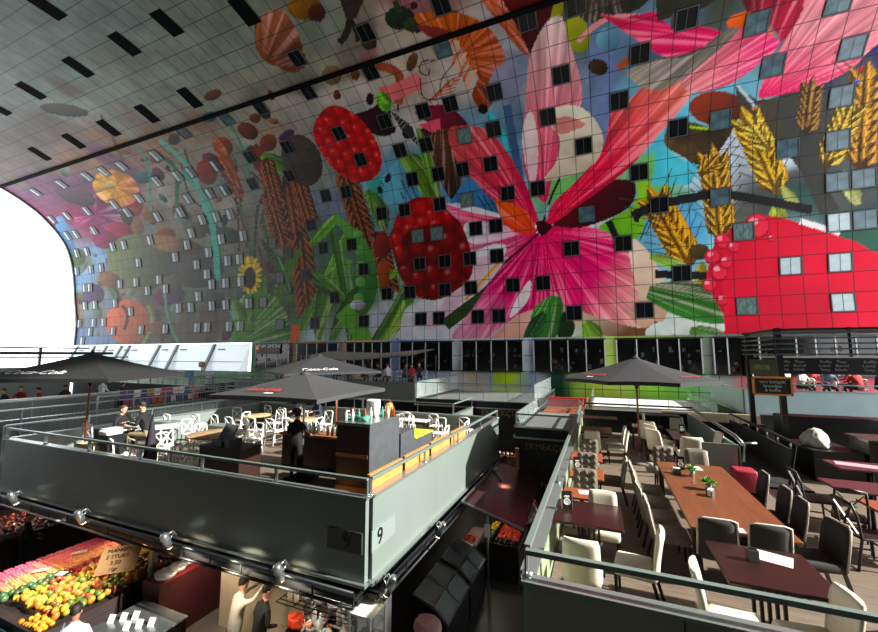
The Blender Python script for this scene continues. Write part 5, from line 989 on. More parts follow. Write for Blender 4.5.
r = empty('bar_counter', 'oak bar counter with glasses behind the woman in black', 'counter', (-7.5, 8.75, FL)); b = MB(); b.box(-.95,2.0,0,.55,.0,.86); b.obj('counter_body', m_dw, r); b = MB(); b.box(-1.0,2.02,-.06,.6,.86,.92); b.obj('counter_top', m_mw, r)
r = empty('till_cabinet', 'dark till cabinet in front of the bar beside the rail', 'cabinet', (-8.5, 6.55, FL)); b = MB(); b.box(-.35,.95,0,.6,0,.95); b.obj('body', m_dw, r); b = MB(); b.box(-.37,.97,-.02,.62,.95,.98); b.obj('top', m_dw, r)
r = empty('till', 'black till with a slanted screen on the dark cabinet', 'till', (-8.35, 6.8, FL+.98), -.2); b = MB(); b.box(-.22,.22,-.18,.18,0,.12); b.obj('base', m_iron, r); b = MB(); b.box(-.26,.26,-.02,.02,.0,.36, Matrix.Translation((-.02,.02,.12)) @ Matrix.Rotation(-.5, 4, 'X') @ Matrix.Rotation(0, 4, 'Z')); b.obj('screen', mat('screen_blue', (52,66,76), .15), r); b = MB(); b.box(.2,.5,-.15,.15,0,.18); b.obj('printer', m_iron, r)
r = empty('service_trolley', 'cluttered steel service trolley below the grey parasol pole', 'trolley', (-7.05, 6.35, FL)); b = MB(); b.box(-.5,.9,0,.4,.02,.3); b.obj('box_row', mat('clear_boxes', (120,125,125), .2, noise=.3, nscale=8), r); b = MB(); b.box(-.95,-.5,0,.4,.02,.22); b.obj('green_tray', mat('tray_green', (70,130,60), .5), r); b = MB(); b.box(1.0,1.7,.0,.5,0,.33); b.obj('orange_box', m_orp, r)
glass0 = MB(); glass0.lathe([(.001,0),(.03,.0),(.028,.004),(.034,.12),(.031,.12),(.027,.01),(.001,.01)], 12); GM = glass0.mesh('glass', m_clear)
bot0 = MB(); bot0.lathe([(.001,0),(.036,.0),(.038,.18),(.014,.25),(.013,.31),(.001,.31)], 12); BM_ = [bot0.mesh('bottle', m) for m in (m_bot, m_clear, mat('bottle_amber', (140,70,20), .1), mat('bottle_white', (220,220,215), .4), mat('bottle_teal', (60,150,130), .3))]
rr = random.Random(3); spots_ = []
def put(mesh, name, x, y, z, label, cat, group, s=1., rz=0):
    o = bpy.data.objects.new(name, mesh); COL.objects.link(o); o.location = (x, y, z); o.scale = (s,s,s); o.rotation_euler = (0,0,rz); tag(o, label, cat, group); return o
for i in range(26): put(GM, 'drinking_glass', -8.35+.105*i, 9.15+.1*(i % 2), FL+.92, 'clear glass in the row on the oak bar counter', 'glass', 'glasses on the oak bar counter', rr.uniform(.9,1.5))
for i in range(18): put(BM_[rr.randrange(5)], 'bottle', -8.3+.15*i, 8.85, FL+.92, 'bottle on the near edge of the oak bar counter', 'bottle', 'bottles on the oak bar counter')
for i in range(9): put(BM_[(1,3,4,2,3,1,4,3,2)[i]], 'bottle', -5.2+.08*i, 7.25+.12*i, FL+1.66, 'bottle or carton on top of the tall slate cabinet', 'bottle', 'bottles on the tall slate cabinet', .8)
b = MB(); rings = []
for i in range(9): a = i/8; rings.append([(-.3+.6*a, .12*math.cos(2*PI*k/10)*(.5+.5*math.sin(a*9)), .06+.07*math.sin(2*PI*k/10)*(.6+.4*math.cos(a*13))) for k in range(10)])
b.loft(rings); o = b.obj('cloth_bundle', mat('cloth_teal', (70,130,112), .8, noise=.4, nscale=14)); o.location = (-5.05, 7.4, FL+1.66); tag(o, 'crumpled teal cloth on top of the tall slate cabinet', 'cloth')
b = MB(); b.rbox(-.14,.14,-.12,.12,0,.38,.04); o = b.obj('paper_bag', m_paper); o.location = (-5.05, 8.1, FL+1.66); tag(o, 'white paper bag on the back of the tall slate cabinet', 'bag')
b = MB(); b.lathe([(.001,0),(.09,0),(.1,.2),(.07,.3),(.001,.3)], 14); o = b.obj('orange_jar', mat('orange_drink', (215,130,60), .3)); o.location = (-4.7, 8.25, FL+1.66); tag(o, 'orange jar at the back end of the tall slate cabinet', 'jar')
r = empty('wire_basket', 'white rounded chair-like wire basket above the yellow edge', 'basket', (-4.8, 9.15, FL+1.22)); b = MB()
for k in range(8): a = PI*k/7; b.tube([(.3*math.cos(a),.2*math.sin(a),0),(.3*math.cos(a),.2*math.sin(a),.22+.12*math.sin(a))], .012, 6)
b.tube([(.3*math.cos(PI*k/12),.2*math.sin(PI*k/12),.22+.12*math.sin(PI*k/12)) for k in range(13)], .016, 6); b.obj('wires', m_wh, r)
# orange plank strip behind the side rail
for k in range(4):
    y = 6.05+k*1.35; b = MB(); b.box(-.03,.03,0,1.22,0,.28); o = b.obj('wood_plank', m_orp); o.location = (-3.85, y, 3.62); tag(o, ('orange wooden board behind the side rail, nearest the corner','orange wooden board behind the side rail, second from the corner','orange wooden board behind the side rail, third from the corner','orange wooden board behind the side rail, farthest')[k], 'board', 'orange boards behind the side rail')
# service cart, folded dark parasol, pale box by the left rail
r = empty('service_cart', 'pale box and dark screen panels behind the rail left of the seated man', 'cabinet', (-12.75, 6.2, FL)); b = MB(); b.box(-.45,.35,0,.5,0,.72); b.obj('pale_box', mat('pale_plywood', (196,172,124), .6), r); b = MB(); b.box(-.7,.35,.5,.56,0,1.0); b.obj('dark_screen', m_dsteel, r); b = MB(); b.box(.4,.85,.05,.45,0,1.0); b.obj('grey_rack', m_dsteel, r); b = MB(); b.rbox(.45,.85,.02,.4,1.0,1.12,.04); b.obj('white_cloth', m_paper, r)
r = empty('folded_parasol', 'folded dark parasol standing among the white chairs near the rail', 'parasol', (-10.65, 6.55, FL)); b = MB(); rings = []
for z, rad in ((.15,.17),(.5,.15),(1.0,.1),(1.35,.05),(1.5,.02)): rings.append([((rad*(1 if k % 2 else .6))*math.cos(2*PI*k/16), (rad*(1 if k % 2 else .6))*math.sin(2*PI*k/16), z) for k in range(16)])
b.loft(rings); b.obj('folded_canopy', mat('parasol_folded', (40,36,44), .85), r); b = MB(); b.tube([(0,0,0),(0,0,1.58)], .022); b.obj('pole', m_iron, r)
b = MB(); b.tube([(0,0,0),(0,0,2.1)], .035, 10); o = b.obj('wooden_post', m_pole); o.location = (-9.0, 11.9, FL); tag(o, 'orange-brown wooden post among the white chairs left of the red-haired diner', 'post')
for k, (x, y, l) in enumerate(((-14.3,9.4,'grey planter box left of the round white table'),(-11.9,9.6,'grey screen box beside the tall white chairs'))): b = MB(); b.rbox(-.5,.5,-.25,.25,0,.75,.03); o = b.obj('planter_box', m_fas); o.location = (x, y, FL); tag(o, l, 'planter')
# counter and goods beyond the mesh fences, and the magazine rack
r = empty('far_counter', 'long pale counter beyond the mesh fences under the black parasol', 'counter', (-25.2, 8.2, FL)); b = MB(); b.box(-.3,.3,0,10.4,0,1.0); b.obj('counter_body', m_fas, r); b = MB(); b.box(-.4,.4,-.05,10.5,1.0,1.05); b.obj('counter_top', mat('counter_pale', (190,180,160), .5), r)
mcol = [(190,60,60),(70,90,150),(220,200,190),(180,120,60),(150,60,110),(210,210,215),(90,60,120),(200,90,60)]
MG = [MB().box(-.012,.012,-.13,.13,0,.34).mesh('magazine', mat('mag_%d' % i, c, .4, noise=.4, nscale=12)) for i, c in enumerate(mcol)]
r = empty('magazine_rack', 'dark shelf rack of magazines beyond the middle mesh fence', 'rack', (-21.0, 11.6, FL)); 
for k in range(3): b = MB(); b.box(-.5+.3*k-.3,-.5+.3*k,0,5.6,.1+0,.3+.35*(2-k)); b.obj('shelf_step', m_iron, r)
for k in range(3):
    for j in range(12): put(MG[rr.randrange(8)], 'magazine', -21.55+.3*k, 11.8+j*.32, FL+.3+.35*(2-k), 'magazine standing on the rack beyond the mesh fence', 'magazine', 'magazines on the rack')
def board_sign(x, y, z, s, c, txt, label):
    r = empty('sign_post', label, 'sign', (x, y, FL)); b = MB(); b.box(-s,s,-.03,.03,z-FL-s*.6,z-FL+s*.6); q = b.obj('sign_board', mat('sign_%d_%d' % (c[0], c[2]), c, .5), r); text(txt, s*.9, frame((0,-.045,z-FL), (1,0,0), (0,0,1)), q, m_wtxt); b = MB(); b.bar((0,0,0),(0,0,z-FL), .05); b.obj('post', m_steel, r)
board_sign(-31.2,21.8,4.45,.5,(30,120,170),'i','blue information sign beyond the railings near the leaning glazing'); board_sign(-30.6,22.4,5.2,.35,(170,50,50),'P','small red sign above the blue one'); board_sign(-29.9,22.6,4.35,.4,(225,225,225),' ','small white sign right of the blue one')
b = MB(); q = ony(256,347,29.7); r = empty('restaurant_sign', 'dark illuminated restaurant fascia with an orange emblem at the foot of the mural', 'sign', (q[0], 29.7, 6.1)); b.box(0, 3.2, 0, .06, 0, 1.1); bb = b.obj('board', m_blackp, r); text('SAN SIMONE', .5, frame((1.9,-.02,.78), (1,0,0), (0,0,1)), bb, m_paper); text('RISTORANTE', .42, frame((1.9,-.02,.3), (1,0,0), (0,0,1)), bb, mat('letter_tan', (150,120,80), .6)); b = MB(); b.lathe([(.001,0),(.3,0),(.3,.03),(.001,.03)], 18, M=Matrix.Translation((.35,0,.6)) @ Matrix.Rotation(PI/2, 4, 'X')); b.obj('emblem', mat('emblem_orange', (235,140,40), .5), r)
# ---------------------------------------------------------------- market level: benches of fruit
def warm(x, y, z, e, c=(1,.87,.68), r_=.08, tx=None):
    l = bpy.data.lights.new('stall_lamp', 'SPOT'); l.energy = e; l.color = c; l.shadow_soft_size = r_; l.spot_size = 2.0; l.spot_blend = .6; o = bpy.data.objects.new('stall_lamp', l); COL.objects.link(o); o.location = (x, y, z)
    if tx: o.rotation_euler = (Vector((x,y,z))-Vector(tx)).to_track_quat('Z','Y').to_euler()
warm(-10.6, 5.0, 2.15, 85, tx=(-11,5.2,1)); warm(-12.2, 5.5, 2.1, 60, tx=(-12.3,5.6,1)); warm(-16.3, 6.6, 2.0, 130, tx=(-16.5,6.8,1)); warm(-6.3, 5.3, 2.2, 90, (1,.85,.62), tx=(-6,6.7,1.2)); warm(-11.9, 6.9, 2.0, 60, tx=(-11.5,7,1)); warm(-3.2, 11.3, 2.05, 30, tx=(-3,11.3,.9)); warm(-8.0, 6.2, 2.0, 120, (1,.8,.6), tx=(-8,6.4,1)); warm(-2.7, 11.5, 2.35, 40, (1,.7,.4), tx=(-2.75,11.6,.9))
m_crate = mat('dark_crate', (38,26,22), .7, noise=.2, nscale=4); m_teal = mat('teal_crate', (24,62,72), .5); m_card = mat('card_label', (225,205,165), .6); m_kraft = mat('kraft_board', (190,150,105), .7)
def bench(label, x0, x1, y0, y1, h, m):
    r = empty('display_bench', label, 'market stall', (x0, y0, 0)); b = MB(); b.box(0, x1-x0, 0, y1-y0, 0, h-.08); b.obj('bench_body', m, r); b = MB()
    for a in ((0,x1-x0,0,.03),(0,x1-x0,y1-y0-.03,y1-y0),(0,.03,.03,y1-y0-.03),(x1-x0-.03,x1-x0,.03,y1-y0-.03)): b.box(*a, h-.08, h+.03)
    b.obj('rim', m, r); b = MB()
    for k in range(int((y1-y0)/.6)): b.box(x1-x0, x1-x0+.02, k*.6+.03, k*.6+.55, .1, h-.15)
    b.obj('crate_fronts', m, r)
bench('long dark bench of small fruit at the far left of the market', -18.0, -15.0, 5.0, 9.4, 1.0, m_crate); bench('wide bench of pink punnets and yellow fruit before the market post', -12.95, -9.5, 4.15, 7.6, .95, m_crate)
def tealcrate(x, y, z, l): b = MB(); b.box(-.3,.3,-.2,.2,0,.02); [b.box(*a) for a in ((-.3,.3,-.2,-.18,0,.2),(-.3,.3,.18,.2,0,.2),(-.3,-.28,-.18,.18,0,.2),(.28,.3,-.18,.18,0,.2))]; [b.bar((-.28+.08*k,-.205,0),(-.28+.08*k,-.205,.2),.012) for k in range(8)]; o = b.obj('plastic_crate', m_teal); o.location = (x,y,z); tag(o, l, 'crate', 'teal crates at the front of the wide bench')
for k in range(4):
    for j in range(4): tealcrate(-12.6+.65*k, 3.9, .0+.22*j, ['teal crate on the floor before the bench','teal crate one up from the floor before the bench','teal crate below the top one before the bench','topmost teal crate before the bench'][j]+', '+['leftmost stack','second stack','third stack','rightmost stack'][k])
def fruit(name, cols, r0, sz=1., bumps=0):
    out = []
    for c in cols: b = MB(); b.ball((0,0,0), r0, 10, 7, 1, 1, sz); b.m = 1; b.tube([(0,0,r0*sz*.9),(r0*.15,0,r0*sz*1.2)], r0*.1, 5); out.append(b.mesh(name, [mat('%s_%d_%d' % (name, c[0], c[1]), c, .4, noise=.25, nscale=14), m_bot]))
    return out
def strew(meshes, name, x0, x1, y0, y1, z, dx, dy, label, cat, group, lift=.0, keep=1., jit=.25, tilt=.0):
    nx = int((x1-x0)/dx); ny = int((y1-y0)/dy)
    for i in range(nx):
        for j in range(ny):
            if rr.random() > keep: continue
            o = put(rr.choice(meshes), name, x0+(i+.5+rr.uniform(-jit,jit))*dx, y0+(j+.5+rr.uniform(-jit,jit))*dy, z+tilt*j+rr.uniform(0,lift), label, cat, group, rr.uniform(.88,1.1)); o.rotation_euler = (rr.uniform(-1,1), rr.uniform(-1,1), rr.uniform(0,6))
mango = fruit('mango', [(205,160,40),(190,130,40),(150,150,50),(210,110,40),(90,110,40),(150,70,40)], .062, 1.35); strew(mango, 'mango', -11.35, -9.65, 4.5, 6.7, 1.0, .135, .135, 'yellow-green mango in the large heap on the wide bench', 'fruit', 'mangoes on the wide bench', .07)
oran = fruit('orange', [(240,140,25),(235,120,20),(245,165,40)], .045); strew(oran, 'orange', -10.3, -9.6, 4.2, 4.5, .97, .095, .095, 'bright orange at the near corner of the wide bench', 'fruit', 'oranges on the wide bench', .04)
berr = fruit('apple', [(150,26,30),(180,40,40),(120,20,26)], .045); strew(berr, 'apple', -11.75, -11.4, 5.5, 7.4, .97, .1, .1, 'dark red apple in the strip behind the mangoes', 'fruit', 'apples on the wide bench', .03)
strew(fruit('cabbage', [(50,90,50),(70,100,60),(60,70,40)], .07), 'green_squash', -11.78, -11.4, 4.4, 5.5, .99, .15, .15, 'dark green squash beside the pink punnets', 'vegetable', 'squashes on the wide bench', .03)
strew(fruit('tangerine', [(225,95,30),(215,70,25)], .04), 'tangerine', -11.2, -9.8, 6.8, 7.5, 1.0, .09, .09, 'orange-red tangerine at the back of the wide bench', 'fruit', 'tangerines at the back of the wide bench', .03)
# pink punnets
pk = []
for c, c2 in (((230,110,130),(215,80,105)),((232,135,115),(228,110,95)),((235,175,110),(225,140,80))):
    b = MB(); b.rbox(-.105,.105,-.08,.08,0,.06,.01); b.m = 1
    for i in range(4):
        for j in range(3): b.ball((-.07+.047*i,-.05+.05*j,.065), .027, 6, 4)
    pk.append(b.mesh('punnet', [mat('punnet_%d' % c[1], c, .4), mat('punnetfruit_%d' % c2[1], c2, .35)]))
for i in range(5):
    for j in range(12): put(pk[min(2, int(i/1.6+rr.random()*.7)) if j < 14 else rr.randrange(3)], 'fruit_punnet', -12.8+.23*i, 4.6+.185*j+.02*(i % 2), .97+.0*i, 'punnet of pink and peach fruit on the left of the wide bench', 'punnet', 'punnets on the wide bench', 1., rr.uniform(-.1,.1))
small = fruit('plum', [(90,22,28),(120,40,24),(150,60,30),(70,20,36),(170,80,40)], .05); strew(small, 'plum', -17.3, -15.1, 5.9, 9.2, 1.0, .2, .165, 'dark red plum or fig on the long dark bench', 'fruit', 'plums on the long dark bench', .04)
strew(fruit('peach', [(215,120,40),(225,140,60)], .05), 'peach', -17.8, -15.2, 5.1, 5.85, 1.0, .15, .13, 'orange peach at the near end of the long dark bench', 'fruit', 'peaches on the long dark bench', .03)
for x, y, w, d, rz, l, m in ((-16.3,7.0,.5,.2,-.1,'cream price card in the middle of the long dark bench',m_card),(-16.6,5.8,.4,.2,-.2,'pinkish price card between peaches and plums',m_card),(-15.5,7.9,.25,.25,.3,'bright green label on the plums',mat('label_green', (40,140,40), .5)),(-12.2,6.0,.3,.14,.9,'pale price card on the peach punnets',m_card),(-12.0,5.2,.3,.12,.8,'long price card along the punnets',m_card),(-11.4,5.3,.18,.14,.4,'white price card before the mangoes',m_paper)): paper(l, x, y, w, d, rz, 1.1, m, 'price card')
r = empty('price_board', 'large tilted kraft price board above the mangoes', 'sign', (-10.3, 5.75, 1.1), .75); b = MB(); b.box(-.38,.38,-.01,.01,0,.62, Matrix.Rotation(-.9, 4, 'X')); q = b.obj('board', m_kraft, r); 
for k in range(4): text(('MANGO','2 STUKS','2,50','rijp')[k], .12, Matrix.Rotation(-.9, 4, 'X') @ frame((-.05, -.014, .52-k*.14), (1,0,0), (0,0,1)), q, mat('ink_brown', (70,40,25), .8))
r = empty('cut_fruit_tray', 'yellow curled half of a cut pumpkin between tangerines and mangoes', 'fruit', (-11.0, 6.75, 1.04), .5); b = MB(); rings = []
for i in range(9): a = i/8; rings.append([(-.32+.64*a, .1*math.cos(PI*k/6)*math.sin(PI*(a*.8+.1)), .02+.12*math.sin(PI*k/6)*math.sin(PI*(a*.8+.1))+.1*(a-.5)**2) for k in range(12)])
b.loft(rings); b.obj('rind', mat('pumpkin_yellow', (225,170,50), .5, noise=.3, nscale=9), r)
# post, kitchen wall, shelf of utensils, towels, vitrines
b = MB(); b.box(-.06,.06,-.06,.06,0,2.24); b.bar((.07,-.03,0),(.07,-.03,2.24),.03); o = b.obj('market_post', mat('post_grey', (104,110,112), .4, .5)); o.location = (-9.35, 5.98, 0); tag(o, 'grey steel post between the yellow fruit and the kitchen', 'post')
b = MB(); b.box(-8.1,-4.25,6.7,6.78,0,2.25); struct(b.obj('wall_1', mat('kitchen_wall', (176,160,134), .7, noise=.08, nscale=2)))
b = MB(); b.box(-15.6,-9.3,11.5,11.6,0,2.25); struct(b.obj('wall_2', mat('back_wall_dark', (30,28,28), .7)))
b = MB(); b.box(-.35,.0,-.3,.3,0,2.2); o = b.obj('white_column', mat('white_wall', (222,222,218), .5, noise=.05, nscale=3)); o.location = (-3.8, 6.55, 0); tag(o, 'white column under the corner marked 9', 'column')
r = empty('utensil_shelf', 'wire wall shelf of pans on the beige kitchen wall', 'shelf', (-5.15, 6.36, 1.35)); b = MB(); [b.bar((-.7,-.3+.1*k,0),(.9,-.3+.1*k,0),.012) for k in range(5)]; [b.bar((-.7+.4*k,-.3,0),(-.7+.4*k,.3,0),.014) for k in range(5)]; b.obj('wire_shelf', m_iron, r)
pan = MB(); pan.lathe([(.001,0),(.09,0),(.11,.08),(.1,.08),(.085,.01),(.001,.01)], 14); pan.bar((.1,0,.06),(.28,0,.1),.02); PMn = pan.mesh('pan', mat('pan_light', (170,172,170), .3, .4))
for k in range(5): put(PMn, 'cooking_pan', -5.7+.32*k, 6.36, 1.37, 'steel pan on the wire shelf at the kitchen wall', 'pan', 'pans on the wire shelf', 1.3, k)
for k in range(2): b = MB(); rings = [[(-.06+.12*i_/5, .018*math.sin(i_*2+z_)+s_*.012, -z_) for i_ in range(6)]+[(.06-.12*i_/5, .018*math.sin((5-i_)*2+z_)+.02, -z_) for i_ in range(6)] for z_ in (0,.15,.3,.45,.6) for s_ in (0,)]; b.loft(rings); o = b.obj('hanging_towel', mat('towel_pale', (215,200,180), .8)); o.location = (-5.45+.14*k, 5.98, 2.1); tag(o, ('pale towel hanging below the dark rail, left one','pale towel hanging below the dark rail, right one')[k], 'towel')
for k in range(4):
    x = -8.85-.0*k; b = MB(); b.lathe([(.001,0),(.13,0),(.17,.09),(.16,.09),(.12,.015),(.001,.015)], 18); o = b.obj('serving_bowl', m_paper); o.location = (x-.06*k, 5.95+.3*k, 1.22); o.scale = (1.3-.2*k,)*3; tag(o, 'white serving bowl on the red shelf, '+('nearest and largest','second from the near end','third from the near end','farthest and smallest')[k], 'bowl', 'white bowls on the red shelf')
r = empty('red_shelf', 'dark red shelf unit right of the market post', 'shelf', (-9.2, 5.7, 0)); b = MB(); b.box(0,.55,0,1.6,0,1.2); b.obj('shelf_body', mat('shelf_red', (58,14,16), .6), r); b = MB(); b.box(0,.55,0,1.6,1.2,1.215); b.obj('shelf_top', mat('shelf_red_top', (120,22,26), .6), r)
r = empty('prep_counter', 'dark prep counter with white cards in front of the kitchen', 'counter', (-8.95, 4.6, 0)); b = MB(); b.box(0,1.3,0,1.0,0,.9); b.obj('counter_body', m_iron, r); b = MB(); b.box(-.02,1.32,-.02,1.02,.9,.93); b.obj('counter_top', m_steel, r)
for k in range(6): b = MB(); b.box(-.06,.06,0,.01,0,.14, Matrix.Rotation(-.5, 4, 'X')); o = b.obj('price_card', m_paper); o.location = (-8.8+.16*k, 4.9+.12*(k % 3), .93); o.rotation_euler = (0,0,.3); tag(o, 'white price card standing on the dark prep counter', 'price card', 'price cards on the prep counter')
r = empty('kitchen_counter', 'long dark cooking counter with trays before the beige wall', 'counter', (-7.4, 5.95, 0)); b = MB(); b.box(1.9,3.1,0,.7,0,1.0); b.obj('counter_body', m_iron, r); b = MB(); [b.box(2.0+.28*k,2.22+.28*k,.05,.6,1.0,1.04) for k in range(4)]; b.obj('trays', m_dsteel, r)
cup = MB(); cup.lathe([(.001,0),(.035,0),(.045,.1),(.04,.1),(.03,.01),(.001,.01)], 12); CM = cup.mesh('cup', mat('cup_orange', (210,110,50), .5)); SMt = [PMn, GM, CM, BM_[3]]
for k in range(26): put(SMt[rr.randrange(4)], 'kitchen_ware', -5.45+rr.uniform(0,1.1), 6.0+rr.uniform(0,.55), 1.04, 'steel and white ware crowded on the cooking counter', 'kitchenware', 'ware on the cooking counter', rr.uniform(.8,1.4), rr.uniform(0,6))
b = MB(); rings = [[(.16*math.cos(2*PI*k/12)*(1+.2*math.sin(k*3+z*20)), .12*math.sin(2*PI*k/12), z) for k in range(12)] for z in (0,.06,.12,.17)]; b.loft(rings); o = b.obj('snack_bag', mat('snack_redyellow', (215,60,30), .4, noise=.9, nscale=9)); o.location = (-5.35, 6.05, 1.05); tag(o, 'red and yellow packet at the front of the cooking counter', 'packet')
r = empty('glass_case', 'white framed glass display case of cakes below the number 9', 'display case', (-3.87, 5.55, .95)); W_, D_, H_ = .42, .5, .95
b = MB(); 
for x in (0, W_-.035):
    for y in (0, D_-.035): b.box(x, x+.035, y, y+.035, 0, H_)
b.obj('frame', m_paper, r); b = MB(); b.box(-.01, W_+.01, -.01, D_+.01, H_, H_+.03); b.obj('top', m_paper, r)
for k in range(4): b = MB(); b.box(.01, W_-.01, .01, D_-.01, .02+k*.23, .035+k*.23); b.obj('shelf', m_glass, r)
for a in ((.035,W_-.035,0,.008),(.035,W_-.035,D_-.008,D_)): b = MB(); b.box(*a, .03, H_); b.obj('pane', m_glass, r)
for k in range(3):
    b = MB(); b.lathe([(.001,0),(.12,0),(.12,.07),(.1,.1),(.001,.1)], 16); o = b.obj('cake', mat(('cake_brown','cake_dark','cake_cream')[k], ((120,70,40),(60,36,26),(215,180,130))[k], .6)); o.location = (-3.66, 5.8, .95+.036+.23*(3-k) if k < 3 else 1); o.location.z = .99+.23*(2-k); tag(o, ('brown cake on the upper shelf of the display case','dark cake on the middle shelf of the display case','cream cake on the lower shelf of the display case')[k], 'cake')
b = MB(); b.box(-3.95, -2.95, 5.4, 6.2, 0, .95); tag(b.obj('stand_table', m_iron), 'dark table carrying the white framed glass case', 'table')
r = empty('wooden_stand', 'orange-brown wooden cutting board stand right of the glass case', 'stand', (-3.2, 6.75, 0), -.2); b = MB(); b.box(-.2,.5,-.3,.5,0,.86); b.obj('stand_body', m_iron, r); b = MB(); b.rbox(-.18,.3,-.28,.3,.86,.95,.02); b.obj('board', mat('cut_board', (176,104,54), .5, noise=.2, nscale=5), r)
b = MB(); rings = [[((.26-.3*abs(z-.1))*math.cos(2*PI*k/14)*(1+.12*math.sin(k*2.5)), (.2-.2*abs(z-.1))*math.sin(2*PI*k/14), z) for k in range(14)] for z in (0,.08,.16,.22)]; b.loft(rings); o = b.obj('pink_bag', mat('bag_pink', (215,160,160), .6, noise=.15, nscale=6, bump=.4)); o.location = (-3.1, 6.95, .955); tag(o, 'crumpled pink paper bag on the cutting board stand', 'bag')
# slanted steel display counters along the aisle under the pale side
for k, (y0_, y1_) in enumerate(((7.5,8.9),(9.0,10.2))):
    r = empty('display_counter', ('dark slanted display counter under the pale side, nearer','dark slanted display counter under the pale side, farther')[k], 'counter', (-3.7, y0_, 0)); L_ = y1_-y0_
    b = MB(); b.prism([(0,0),(.75,0),(.75,.75),(.45,1.0),(0,1.15)], 'y', 0, L_); b.obj('counter_body', m_blk, r); b = MB(); b.prism([(.75,.76),(.78,.78),(.46,1.03),(.44,1.01)], 'y', .02, L_-.02); b.prism([(.0,1.16),(.44,1.02),(.44,1.04),(.0,1.18)], 'y', .02, L_-.02); b.obj('glass_top', m_glass, r); b = MB(); b.bar((.76,0,.77),(.76,L_,.77),.04); b.bar((.45,0,1.02),(.45,L_,1.02),.035); [b.bar((0,q_,1.19),(.45,q_,1.05),.03) for q_ in (.03,L_*.5,L_-.03)]; [b.bar((.45,q_,1.05),(.77,q_,.79),.03) for q_ in (.03,L_*.5,L_-.03)]; b.obj('steel_edge', m_steel, r)
r = empty('salad_counter', 'steel counter of speckled red goods beside the aisle post', 'counter', (-3.7, 10.3, 0)); b = MB(); b.box(0,.45,0,1.3,0,.9); b.obj('counter_body', m_steel, r); b = MB(); b.box(.03,.42,.03,1.27,.9,.93); b.obj('speckled_goods', mat('speckled', (120,90,86), .6, noise=.8, nscale=45), r)
strew(fruit('radish', [(200,30,40),(220,60,60)], .05), 'radish', -3.65, -3.3, 10.4, 10.8, .98, .1, .1, 'bright red radish on the speckled counter', 'vegetable', 'radishes on the speckled counter', .04)
b = MB(); b.tube([(0,0,0),(0,0,2.2)], .03, 8); o = b.obj('aisle_post', m_steel); o.location = (-2.86, 10.2, 0); tag(o, 'thin steel post beside the tomato stall', 'post')
b = MB(); b.box(-.07,.07,-.006,.006,-.16,.16); o = b.obj('price_label', m_paper); o.location = (-2.86, 10.16, 1.5); o.rotation_euler = (0, 0, .3); tag(o, 'white price label hung on the thin steel post', 'label')
bench('dark bench of tomatoes and peppers in the aisle', -3.2, -2.2, 10.75, 12.2, .9, m_crate)
strew(fruit('tomato', [(215,50,25),(225,75,35),(190,36,22)], .035), 'tomato', -2.85, -2.23, 11.1, 12.15, .93, .065, .07, 'bright red tomato on the dark bench in the aisle', 'vegetable', 'tomatoes on the aisle bench', .02)
strew(fruit('yellow_pepper', [(240,190,40),(225,160,30)], .05), 'yellow_pepper', -3.17, -2.87, 11.5, 12.15, .94, .1, .1, 'yellow pepper left of the tomatoes', 'vegetable', 'yellow peppers on the aisle bench', .03)
strew(fruit('courgette', [(60,80,30),(110,120,40),(50,60,30)], .055), 'courgette', -3.17, -2.87, 10.8, 11.5, .94, .11, .11, 'green squash in front of the yellow peppers', 'vegetable', 'squashes on the aisle bench', .03)
strew(fruit('aubergine', [(30,20,34),(40,34,40)], .055), 'aubergine', -2.85, -2.23, 10.8, 11.08, .94, .11, .11, 'dark aubergine in front of the tomatoes', 'vegetable', 'aubergines on the aisle bench', .03)
# brown metal awning
r = empty('awning', 'brown slanted metal awning over the aisle below the pale side', 'awning', (-3.38, 9.7, 2.2)); b = MB(); b.add([(0,0,.06),(1.65,-.6,-.1),(1.5,3.3,-.05),(-.0,3.9,.1),(0,0,.02),(1.65,-.6,-.14),(1.5,3.3,-.09),(0,3.9,.06)], [(0,1,2,3),(7,6,5,4),(0,4,5,1),(1,5,6,2),(2,6,7,3),(3,7,4,0)]); b.obj('sheet', mat('awning_brown', (84,58,56), .25, .6), r)
b = MB(); b.bar((0,0,.08),(0,3.9,.12),.06); b.bar((0,0,.08),(1.65,-.6,-.08),.05); b.bar((.1,2.9,.1),(.5,2.2,.06),.04); b.obj('frame', m_steel, r)
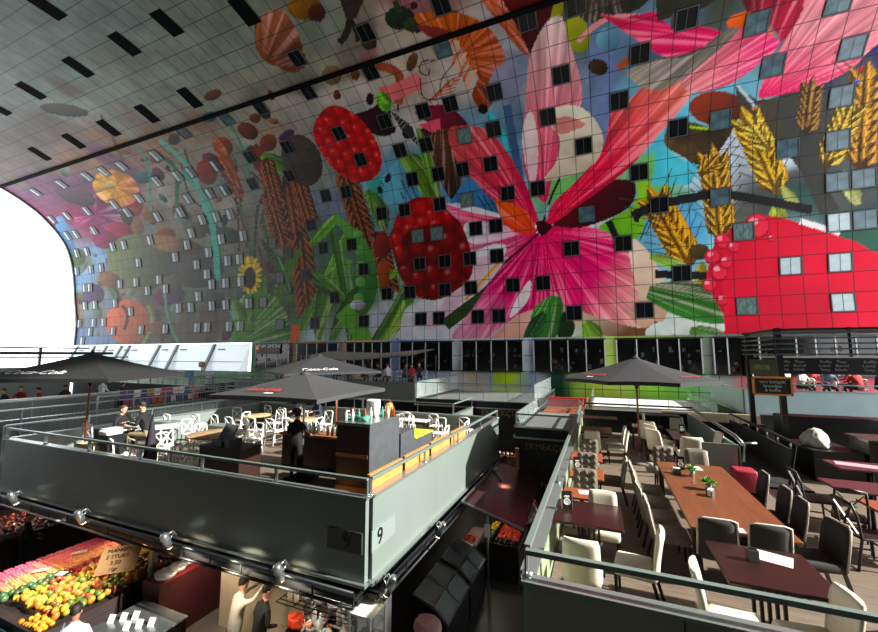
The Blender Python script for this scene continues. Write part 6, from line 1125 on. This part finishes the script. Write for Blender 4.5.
# wooden shop front at the end of the aisle
r = empty('wood_counter', 'striped wooden shop counter at the end of the aisle', 'counter', (-6.1, 19.2, 0)); cols_ = [(120,90,62),(92,66,44),(150,120,90),(80,56,40)]
b = MB(); b.box(0,3.0,.05,.6,0,1.1); b.obj('counter_body', m_dw, r)
for k in range(14): q = MB(); q.box(.01+k*.212,.2+k*.212,0,.05,.02,1.1); q.obj('board', mat('plank_%d' % (k % 4), cols_[k % 4], .6), r)
for k in range(14): put([BM_[rr.randrange(5)], GM, CM][rr.randrange(3)], 'jar', -5.9+.19*k, 19.4, 1.1, 'small jar or bottle on the striped wooden counter', 'jar', 'jars on the striped counter', 1.3)
b = MB(); b.box(-.3,.3,-.02,.02,.5,1.6); b.box(-.03,.03,-.02,.02,0,.5); o = b.obj('menu_poster', m_kraft); o.location = (-3.6, 18.9, 0); tag(o, 'tall yellowish poster right of the striped counter', 'poster')
# goods covered with plastic at the right bar
b = MB(); rings = []
for i in range(11): a = i/10; rings.append([((.35+.1*math.sin(i*2.1+k))*math.cos(PI*k/9)*math.sin(PI*(a*.9+.05)), -1.3*a, (.5+.12*math.sin(i*1.7+k*2))*math.sin(PI*k/9)*math.sin(PI*(a*.85+.1))) for k in range(10)])
b.loft(rings); o = b.obj('plastic_wrap', mat('plastic_wrap', (190,186,172), .25, noise=.3, nscale=6, bump=.6)); o.location = (5.15, 14.0, FL+.75); o.scale = (.7,.8,.75); tag(o, 'crumpled pale plastic sheet over goods beside the kiosk post', 'sheet')
b = MB(); b.box(4.8,5.75,12.7,14.2,FL,FL+.74); tag(b.obj('low_cabinet', m_blk), 'black cabinet under the crumpled plastic sheet', 'cabinet')
b = MB(); b.rbox(-.22,.22,-.2,.2,.0,.5,.05); o = b.obj('red_bag', mat('bag_red', (150,24,44), .6)); o.location = (2.95, 11.2, FL); tag(o, 'crimson bag on the floor behind the stair end panel', 'bag')

warm(-4.7, 6.3, 2.1, 40, (1,.9,.75), tx=(-4.8,5.6,.9)); warm(-5.0, 5.3, 2.2, 60, (1,.85,.65), tx=(-5,6.7,1.2)); warm(-7.6, 5.3, 2.2, 60, (1,.85,.65), tx=(-7.4,6.7,1.2))
# ---------------------------------------------------------------- light
w = bpy.data.worlds.new('sky'); SC.world = w; w.use_nodes = True; nt = w.node_tree; bg = nt.nodes['Background']
bg.inputs['Color'].default_value = (.93, .97, 1, 1); bg.inputs['Strength'].default_value = 3.5
s = bpy.data.lights.new('sun', 'SUN'); s.energy = 12; s.angle = .02; s.color = (1, .96, .88); so = bpy.data.objects.new('sun', s); COL.objects.link(so)
d = Vector((.93, .04, .60)); so.rotation_euler = d.to_track_quat('Z', 'Y').to_euler()
